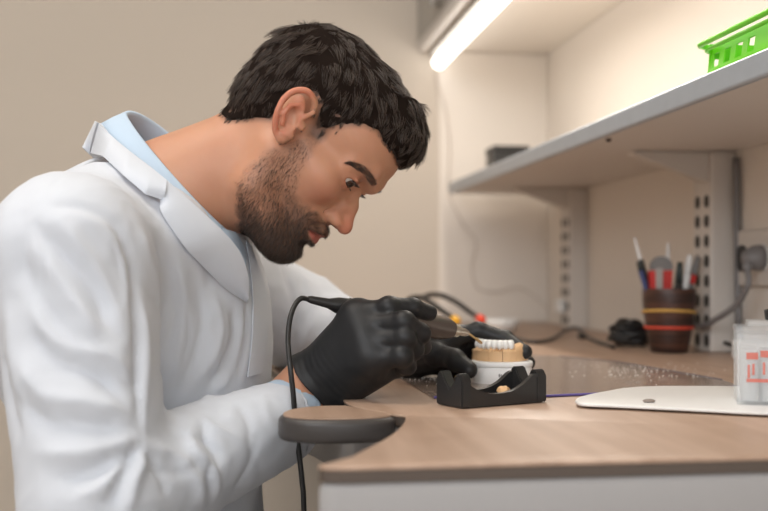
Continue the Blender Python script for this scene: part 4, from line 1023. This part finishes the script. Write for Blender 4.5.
# lashes along the edge of the lids
for s in (1, -1):
    R_, D_, L_ = [], [], []
    for k in range(120):
        a = rng.uniform(-1, 1); up = 1 if k % 3 else -1
        R0 = np.array([EYE[0] + 13.2 * math.cos(a * .95), EYE[1] + 1.0 + 13.0 * math.sin(a * .95), EYE[2] - 2.4 + up * 4.3 * math.cos(a * 1.25)])
        R_.append(R0 * np.array([1, s, 1])); d = np.array([0.9 * math.cos(a), 0.9 * math.sin(a) * s, -0.25 if up > 0 else -0.35]) + rng.normal(0, .1, 3)
        D_.append(d / np.linalg.norm(d)); L_.append((4.5 if up > 0 else 2.2) * rng.uniform(.7, 1.1))
    strands('eyelashes', np.array(R_), np.array(D_), np.array(L_), np.full(len(R_), 0.16), person, m_hair, nseg=3, curve=np.tile(np.array([[.1, 0, .35]]), (len(R_), 1)))
bpath = [hseen(*q) for q in ((347, 163), (352, 163.5), (358, 166.5), (364, 171.5), (370, 178.5), (374, 186))]
for s in (1, -1):
    pts = crom([Vector((float(q[0]), float(q[1]) * s, float(q[2]))) for q in bpath], 8)
    R_, D_, L_ = [], [], []
    for k in range(900):
        t = rng.random() ** 0.55; j = t * (len(pts) - 1); a = pts[int(j)]; b2 = pts[min(int(j) + 1, len(pts) - 1)]
        c = a.lerp(b2, j - int(j)); dr = (pts[max(int(j) - 1, 0)] - pts[min(int(j) + 2, len(pts) - 1)]).normalized()
        side = dr.cross(Vector(snap(tuple(c))[1].tolist())).normalized()
        wv = (0.9 + 3.0 * min(1, t * 1.5)) * (1 - 0.3 * max(0, t - 0.85) / 0.15)
        q, n_ = snap(tuple(c + side * rng.uniform(-1, 1) * wv))
        R_.append(q - n_ * 0.2 + np.array(dr) * rng.uniform(-.7, .7)); d = np.array(dr) + n_ * 0.3 + rng.normal(0, 0.16, 3) + np.array([0, 0, 0.3 * t]); D_.append(d / np.linalg.norm(d)); L_.append(5.0 * (0.6 + 0.5 * rng.random()))
    strands('eyebrow', np.array(R_), np.array(D_), np.array(L_), np.full(len(R_), 0.18), person, m_hair, nseg=3)
# ================================================================ THE PERSON: CLOTHES
m_coat = mat('white_cotton', (0.63, 0.655, 0.705), 0.85, spec=0.15, bump=(900, 0.15, 0.0003), Sheen_Weight=0.15)
m_shirt = mat('light_blue_cotton', (0.50, 0.61, 0.73), 0.85, spec=0.15, bump=(900, 0.15, 0.0003))
m_glove = mat('black_nitrile', (0.014, 0.014, 0.015), 0.50, spec=0.40, bump=(350, 0.12, 0.0005))
CUFR, CUAX = w_(290, 418, 1.062), None
ELRs = w_(98, 502, .895)
CUAX = (CUFR - ELRs) / np.linalg.norm(CUFR - ELRs)
ELLs = w_(300, 322, 1.405); CUFL = w_(388, 349, 1.29); CUAL = (CUFL - ELLs) / np.linalg.norm(CUFL - ELLs)
SHRc, SHLc = w_(70, 256, .945), w_(205, 272, 1.30)
NBc = w_(118, 205, 1.10)
def coat_fn(P):
    d = smin(s_ell(P, w_(140, 300, 1.14), (.130, .160, .150), RB), s_ell(P, w_(147, 430, 1.15), (.121, .146, .19), RB), .09)
    d = smin(d, s_ell(P, w_(150, 610, 1.15), (.122, .165, .15), RB), .09)
    d = smin(d, s_cap(P, SHRc, w_(122, 238, 1.10), .070, .066), .05); d = smin(d, s_cap(P, SHLc, w_(122, 238, 1.15), .066, .066), .05)
    d = smin(d, s_cap(P, w_(40, 300, 1.04), w_(40, 300, 1.24), .078, .078), .07)      # upper back
    d = smin(d, s_cap(P, w_(128, 200, 1.05), w_(170, 232, 1.02), .022, .026), .05)    # over the near collarbone
    neck = s_cap(P, w_(150, 196, 1.10), w_(232, 140, 1.10), .068, .062)
    d = smax(d, -neck, .012)
    d = smin(d, s_cap(P, SHRc, ELRs, .070, .064), .022)
    fo = s_cap(P, ELRs, CUFR, .061, .041)
    fo = smax(fo, (P - CUFR) @ CUAX, .004)
    fo = smax(fo, -s_cap(P, CUFR - CUAX * .05, CUFR + CUAX * .06, .036, .037), .002)
    up = s_cap(P, SHRc, ELRs, .070, .064)
    d = np.minimum(smin(up, fo, .012), smin(d, fo, .004))
    s2 = s_cap(P, SHLc, ELLs, .070, .062); s2 = smin(s2, s_cap(P, ELLs, CUFL, .058, .038), .03)
    s2 = smax(s2, (P - CUFL) @ CUAL, .004); s2 = smax(s2, -s_cap(P, CUFL - CUAL * .04, CUFL + CUAL * .06, .033, .034), .002)
    d = smin(d, s2, .015)
    for s in (-1, 1): d = smin(d, s_cap(P, w_(150, 640, 1.15) + BF * s * .09, A3((0.02, 1.13 + s * .125, 0.60)), .095, .085), .05)
    return d
KV, KQ = surf(coat_fn, (-0.66, 0.76, 0.38), (0.20, 1.60, 1.24), 0.0037)
KQ = outward(KV, KQ); KV = relax(KV, KQ, 2, 0.4); KN = vnormals(KV, KQ)
def proj(V):
    q = V - A3(CP); d = q @ A3(FV); return 384 + (q @ A3(RV)) / d * F, 272 - q[:, 2] / d * F, d
class Hit:
    def __init__(s, V, N): s.V, s.N = V, N; s.x, s.y, s.d = proj(V); s.front = ((V - A3(CP)) * N).sum(1) < 0
    def __call__(s, px, py, r=5):
        for rr in (r, r * 2, r * 5):
            k = np.where((np.abs(s.x - px) < rr) & (np.abs(s.y - py) < rr) & s.front)[0]
            if len(k): break
        else: return None
        dm = s.d[k].min(); k = k[s.d[k] < dm + 0.03]
        j = k[((s.x[k] - px) ** 2 + (s.y[k] - py) ** 2).argmin()]
        return j
hit = Hit(KV, KN)
# folds: (points in the view, height in mm, half width in mm)
FOLDS = [
 # armhole seam
 ([(62, 172), (50, 190), (46, 205)], -1.6, 3.5), ([(46, 205), (70, 206), (99, 213), (118, 228), (130, 250), (136, 280), (138, 330), (137, 380), (138, 430)], -4.5, 7),
 ([(58, 210), (92, 222), (112, 240), (122, 262), (127, 300), (128, 350)], 3.5, 8),
 # drapes of the upper sleeve
 ([(49, 212), (74, 240), (100, 272), (114, 305), (122, 340)], 4.5, 9), ([(40, 228), (68, 258), (94, 294), (108, 330)], -5, 9),
 ([(30, 236), (52, 270), (78, 305), (96, 345)], 5, 10), ([(20, 250), (34, 290), (60, 330), (84, 362)], -5, 10),
 ([(34, 290), (42, 325), (70, 346), (105, 358), (128, 372)], 6, 9), ([(28, 330), (50, 358), (88, 372), (122, 392)], -6, 9),
 ([(20, 360), (44, 392), (84, 402), (124, 410)], 6, 10), ([(14, 396), (46, 424), (86, 430), (126, 428)], -6, 10),
 ([(40, 452), (78, 452), (112, 446), (136, 440)], 6, 10), ([(60, 476), (90, 470), (118, 456), (140, 446)], -7, 8),
 ([(80, 500), (104, 484), (124, 462), (142, 448)], 6, 8), ([(112, 511), (122, 480), (138, 450)], -6, 6), ([(128, 511), (136, 480), (146, 452)], 5, 7),
 # forearm
 ([(142, 452), (158, 470), (168, 496)], -4, 6), ([(150, 444), (178, 456), (196, 480), (204, 508)], 4, 6),
 ([(176, 434), (206, 440), (226, 462)], -3, 5), ([(188, 424), (196, 448), (214, 470), (216, 500)], 4.5, 6), ([(203, 414), (212, 424), (220, 430), (238, 436)], 3, 4),
 ([(205, 420), (206, 434), (216, 450), (218, 470)], -4, 4), ([(236, 402), (250, 424), (252, 450), (262, 470)], -2.5, 6), ([(262, 392), (268, 416), (284, 440)], 2, 6), ([(282, 378), (289, 405), (299, 442)], 1.2, 2.5),
 # chest
 ([(140, 228), (150, 262), (158, 300), (162, 340)], 4, 10), ([(154, 236), (168, 272), (176, 310), (174, 350)], -4, 9), ([(176, 262), (184, 300), (180, 345), (172, 385)], 4.5, 9),
 ([(200, 290), (204, 322), (196, 352), (180, 390)], -4.5, 8), ([(214, 298), (222, 326), (214, 352), (196, 384)], 4.5, 8), ([(234, 312), (236, 336), (226, 362), (206, 392)], -5, 7),
 ([(232, 372), (216, 388), (204, 402)], 4, 6), ([(142, 300), (148, 350), (146, 400), (142, 432)], 3, 8),
 ([(247, 303), (248, 330), (246, 352), (240, 374)], -6, 5),
 # far sleeve
 ([(280, 262), (292, 290), (296, 320), (290, 350)], -4, 9), ([(300, 270), (312, 296), (312, 325), (300, 352)], 4, 9), ([(322, 292), (330, 315), (322, 340)], -4, 8),
 ([(18, 205), (24, 240), (14, 290)], -3, 10), ([(5, 300), (14, 360), (26, 420)], 4, 12), ([(0, 350), (8, 400), (20, 440)], -4, 10)]
disp = np.zeros(len(KV), np.float32)
FOLDS += [([(134, 290), (138, 342), (140, 398), (143, 441)], -3, 3), ([(86, 333), (117, 372), (134, 389)], -2.6, 3.2), ([(56, 372), (95, 376), (130, 411)], -2.4, 3.5),
 ([(86, 480), (121, 459), (143, 448)], -2.8, 3), ([(100, 511), (121, 472), (138, 450)], -3, 3), ([(203, 433), (212, 454), (208, 476), (214, 493)], -2.8, 3), ([(260, 433), (247, 472), (234, 493)], -2, 3.5),
 ([(72, 300), (100, 330), (124, 352)], 2.4, 4), ([(34, 215), (44, 250), (40, 300)], -2.4, 4), ([(96, 225), (116, 252), (124, 290)], -2.6, 3.5), ([(60, 420), (96, 424), (132, 436)], -2.4, 3.5),
 ([(186, 300), (190, 335), (182, 365)], -2.2, 3), ([(226, 310), (228, 340), (214, 372)], 2.0, 3.5), ([(166, 300), (168, 340), (160, 380)], -2.2, 3.5), ([(150, 470), (180, 474), (200, 466)], -2, 4)]
for pts, amp, wd in FOLDS:
    P3 = [KV[j] for j in (hit(*p) for p in pts) if j is not None]
    if len(P3) < 2: continue
    c = crom([Vector(p.tolist()) for p in P3], 6); n = len(c); C = np.array([tuple(p) for p in c], np.float32)
    lo, hi = C.min(0) - wd * .003, C.max(0) + wd * .003
    k = np.where(((KV > lo) & (KV < hi)).all(1))[0]
    best = np.full(len(k), 1e9, np.float32); bt = np.zeros(len(k), np.float32)
    for i in range(n - 1):
        a, e = C[i], C[i + 1] - C[i]; t = np.clip(((KV[k] - a) @ e) / (e @ e + 1e-12), 0, 1)
        q = ((KV[k] - a - t[:, None] * e) ** 2).sum(1); m_ = q < best; best[m_] = q[m_]; bt[m_] = ((i + t) / (n - 1))[m_]
    env = np.clip(np.minimum(bt, 1 - bt) * 5 + 0.25, 0, 1)
    disp[k] += amp * .001 * env * np.exp(-(np.sqrt(best) / (wd * .00085)) ** 1.5)
disp += 0.0012 * vnoise(KV, 38, 1) - 0.0022 * np.abs(vnoise(KV * np.array([1, 1, .55], np.float32), 62, 3)) - 0.0010 * np.abs(vnoise(KV, 120, 8))
KV = KV + KN * disp[:, None]; KV = relax(KV, KQ, 1, 0.3); KN = vnormals(KV, KQ)
coat = link('lab_coat', npmesh('lab_coat', KV, KQ), m_coat, person)
hit = Hit(KV, KN)
def ruled(name, inner, outer, m, parent, n=36, k=9, bulge=.004, th=.0022, lin=False):
    """sheet between two 3-D curves, given a thickness"""
    I = crom(inner, 10); O_ = crom(outer, 10)
    if lin: O_ = [outer[i].lerp(outer[i + 1], k_ / 10) for i in range(len(outer) - 1) for k_ in range(10)] + [outer[-1]]; n = len(O_)
    def rs(c, n):
        L = [0];
        for a, b2 in zip(c, c[1:]): L.append(L[-1] + (b2 - a).length)
        out = []
        for i in range(n):
            s = L[-1] * i / (n - 1); j = max(0, min(len(L) - 2, int(np.searchsorted(L, s) - 1)))
            out.append(c[j].lerp(c[j + 1], (s - L[j]) / max(L[j + 1] - L[j], 1e-9)))
        return out
    # keep the control points of both curves paired
    I = [I[round(i * (len(I) - 1) / (n - 1))] for i in range(n)]; O_ = [O_[round(i * (len(O_) - 1) / (n - 1))] for i in range(n)]
    V = np.zeros((n, k, 3))
    for i in range(n):
        for j in range(k):
            t = j / (k - 1); p = I[i].lerp(O_[i], t)
            p -= (p - CP).normalized() * (bulge * 4 * t * (1 - t))
            V[i, j] = p
    V = V.reshape(-1, 3); Q = np.array([[i * k + j, (i + 1) * k + j, (i + 1) * k + j + 1, i * k + j + 1] for i in range(n - 1) for j in range(k - 1)])
    N = vnormals(V.astype(np.float32), Q); v = V.mean(0) - np.array(CP)
    if ((V - np.array(CP)) * N).sum() > 0: Q = Q[:, ::-1]; N = -N
    B = V - N * th; m0 = len(V)
    Q2 = Q[:, ::-1] + m0
    rim = []
    loop = [j for j in range(k)] + [i * k + k - 1 for i in range(1, n)] + [(n - 1) * k + j for j in range(k - 2, -1, -1)] + [i * k for i in range(n - 2, 0, -1)]
    for a, b2 in zip(loop, loop[1:] + loop[:1]): rim.append([a, b2, b2 + m0, a + m0])
    o = link(name, npmesh(name, np.concatenate([V, B]), np.concatenate([Q, Q2, np.array(rim)])), m, parent)
    bm = bmesh.new(); bm.from_mesh(o.data); bmesh.ops.recalc_face_normals(bm, faces=bm.faces[:]); bm.to_mesh(o.data); bm.free()
    o.data.polygons.foreach_set('use_smooth', [True] * len(o.data.polygons))
    return autosmooth(o, 60)
def on(px, py, lift=.004):                    # on the coat's surface
    j = hit(px, py); return Vector((KV[j] + KN[j] * lift).tolist())
def inn(px, py, d):
    j = hit(px, py, 3); dd = d
    if j is not None: dd = min(d, hit.d[j] - .006)
    return W(px, py, dd)
ci = [(99, 123, 1.085), (113, 137, 1.05), (130, 151, 1.02), (151, 167, 1.0), (167, 180, .99)]
co = [(86, 149), (103, 163), (122, 180), (142, 200), (163, 205)]
li = [(167, 180, .99), (195, 205, .995), (222, 230, 1.005), (240, 252, 1.02), (248, 275, 1.035), (249, 297, 1.05)]
lo_ = [(160, 204), (161, 217), (180, 244), (200, 266), (222, 287), (243, 302)]
ruled('lapel', [inn(*p) for p in li], [on(*p) for p in lo_], m_coat, coat)
ruled('collar', [inn(*p) for p in ci], [on(*p, .006) for p in co], m_coat, coat, bulge=.007, lin=True)
# far half of the collar, passing behind the neck
MIDD = 1.12
def far(px, py, d): return W(px, py, 2 * MIDD - d)
ruled('collar', [W(99, 123, 1.085), W(97, 122, 1.12), far(104, 126, 1.08), far(124, 140, 1.03), far(152, 162, 1.0)], [on(86, 149, .006), W(84, 148, 1.12), far(90, 154, 1.08), far(106, 168, 1.03), far(134, 190, .99)], m_coat, coat, bulge=-.002)
ruled('placket', [on(244, 240, .002), on(249, 264, .002), on(252, 300, .002), on(250, 340, .002), on(246, 376, .002)], [on(249, 246, .003), on(259, 274, .003), on(265, 305, .003), on(264, 340, .003), on(260, 372, .003)], m_coat, coat, bulge=.0015, th=.0012)
ruled('pocket', [on(258.5, 298, .002), on(258.5, 330, .002), on(256, 366, .002)], [on(267.5, 298, .002), on(267.5, 330, .002), on(264, 364, .002)], m_coat, coat, n=14, k=5, bulge=.0008, th=.001)
# shirt: collar ring round the neck and cuffs
shirt = empty('shirt', W(184, 174, 1.11)); shirt.parent = person; bpy.context.view_layer.update(); shirt.matrix_parent_inverse = person.matrix_world.inverted()
C0 = W(183, 174, 1.11); Aa = W(127, 113, 1.11) - C0; Bb = W(183, 186, 1.044) - C0; Bf = C0 - W(196, 159, 1.17); Dn = W(162, 196, 1.11) - C0
rings = []
NR = 72
for lv, (s1, dn) in enumerate(((0.985, 0.03), (1.0, 0.0), (1.03, 0.03), (1.10, 0.5), (1.16, 1.0), (1.12, 1.0), (1.0, .5), (0.97, 0.1))):
    rings.append([C0 + (Aa * math.cos(2 * PI * i / NR) + (Bb if i < NR / 2 else Bf) * math.sin(2 * PI * i / NR)) * s1 + Dn * dn for i in range(NR)])
V = np.array([[tuple(p) for p in r] for r in rings]); nl = len(rings)
Q = np.array([[a * NR + i, a * NR + (i + 1) % NR, ((a + 1) % nl) * NR + (i + 1) % NR, ((a + 1) % nl) * NR + i] for a in range(nl) for i in range(NR)])
o = link('shirt_collar', npmesh('shirt_collar', V.reshape(-1, 3), Q), m_shirt, shirt)
bm = bmesh.new(); bm.from_mesh(o.data); bmesh.ops.recalc_face_normals(bm, faces=bm.faces[:]); bm.to_mesh(o.data); bm.free()
ruled('shirt_front', [W(236, 232, 1.075), W(243, 244, 1.085), W(247, 256, 1.09)], [W(222, 228, 1.05), W(232, 246, 1.055), W(246, 266, 1.07)], m_shirt, shirt, n=16, k=6)
for c_, ax, r in ((CUFR, CUAX, .0335), (CUFL, CUAL, .031)):
    up = Vector((0, 0, 0.008)) if r > .033 else Vector((0, 0, 0)); bm = bmesh.new()
    lathe(bm, [(r, -0.03), (r, 0.010), (r - .0015, 0.013), (r - .003, 0.010), (r - .003, -0.03)], 40, axis_matrix(Vector(c_.tolist()) + up, ax.tolist())); frombm('shirt_cuff', bm, m_shirt, shirt, True)
# trousers and shoes
m_tr = mat('dark_blue_trousers', (0.03, 0.04, 0.07), 0.8); m_shoe = mat('white_clog', (0.6, 0.6, 0.6), 0.5)
def leg_fn(P):
    d = None
    for s in (-1, 1):
        hip = PL + BF * s * .085; kn = A3((0.06, 1.13 + s * .115, 0.575)); an = A3((0.0, 1.13 + s * .12, 0.12))
        e = smin(s_cap(P, hip, kn, .088, .064), s_cap(P, kn, an, .062, .052), .02); d = e if d is None else smin(d, e, .02)
    return smin(d, s_ell(P, PL - BZ * .02, (.125, .168, .10), RB), .03)
V, Q = surf(leg_fn, (-0.62, 0.8, 0.02), (0.22, 1.5, 0.9), 0.008); Q = outward(V, Q)
link('trousers', npmesh('trousers', V, Q), m_tr, person)
for s in (-1, 1):
    an = A3((0.0, 1.13 + s * .12, 0.0))
    fn_ = lambda P: smax(smin(s_cap(P, an + A3((-.03, 0, .045)), an + A3((.15, 0, .03)), .046, .040), s_cap(P, an + A3((-.01, 0, .05)), an + A3((0, 0, .085)), .045, .042), .02), 0.002 - P[:, 2], .004)
    V, Q = surf(fn_, an + A3((-.12, -.1, -.02)), an + A3((.24, .1, .17)), 0.006); Q = outward(V, Q); link('shoe', npmesh('shoe', V, Q), m_shoe, person)
# gloves
for sd in ('R', 'L'):
    wr, mcp, fing, palm, arm = hand_points(sd)
    c0 = w_(311, 385, 1.070) if sd == 'R' else w_(390, 351, 1.285)
    ax = (mcp[2] - c0); ax /= np.linalg.norm(ax)
    if sd == 'R': ax = BR * .74 + BZ * .62 - BF * .10; ax /= np.linalg.norm(ax)
    def gfn(P, sd=sd, c0=c0, ax=ax):
        t = (P - c0) @ ax
        d = hand_sdf(P, sd, 0.0) - .0022 * np.clip(1 - t / .012, 0, 1)
        env = np.exp(-((t - .018) / .022) ** 2)
        d -= .0002 * env * np.sin(t * 1000 + 5 * vnoise(P, 55, 2)) + .0003 * vnoise(P, 150, 5)
        return smax(d, -t - .002 * vnoise(P, 70, 7), .0015)
    pts = np.array([p for f, _ in fing for p in f] + [wr, c0])
    V, Q = surf(gfn, pts.min(0) - .035, pts.max(0) + .035, .0015); Q = outward(V, Q)
    o = link('glove', npmesh('glove', V, Q), m_glove, person)
# ================================================================ STOOL
sc_ = W(158, 700, 1.15); seatz = 0.545
t = empty('stool', (sc_.x - .02, sc_.y, 0), 'round black swivel stool under the person in the lab coat', 'stool')
M0 = Matrix.Translation((sc_.x - .02, sc_.y, 0))
bm = bmesh.new(); lathe(bm, [(0, .468), (.17, .468), (.19, .483), (.19, .503), (.175, .516), (0, .517)], 40, M0); frombm('seat', bm, m_black, t, True)
bm = bmesh.new(); lathe(bm, [(0, .09), (.03, .09), (.03, .25), (.018, .26), (.018, .467), (0, .467)], 24, M0); frombm('column', bm, m_ch, t, True)
for k in range(5):
    a = 2 * PI * k / 5 + .3; e = Vector((math.cos(a), math.sin(a), 0)); o0 = Vector((sc_.x - .02, sc_.y, 0))
    bm = bmesh.new(); tube(bm, [o0 + e * .031 + Vector((0, 0, .11)), o0 + e * .15 + Vector((0, 0, .10)), o0 + e * .27 + Vector((0, 0, .075))], [.018, .015, .012], 12); frombm('base_arm', bm, m_ch, t, True)
    bm = bmesh.new(); lathe(bm, [(0, -.012), (.024, -.012), (.027, -.006), (.027, .006), (.024, .012), (0, .012)], 20, Matrix.Translation(o0 + e * .27 + Vector((0, 0, .0285))) @ Matrix.Rotation(a, 4, 'Z') @ Matrix.Rotation(PI / 2, 4, 'X')); frombm('caster', bm, m_black, t, True)
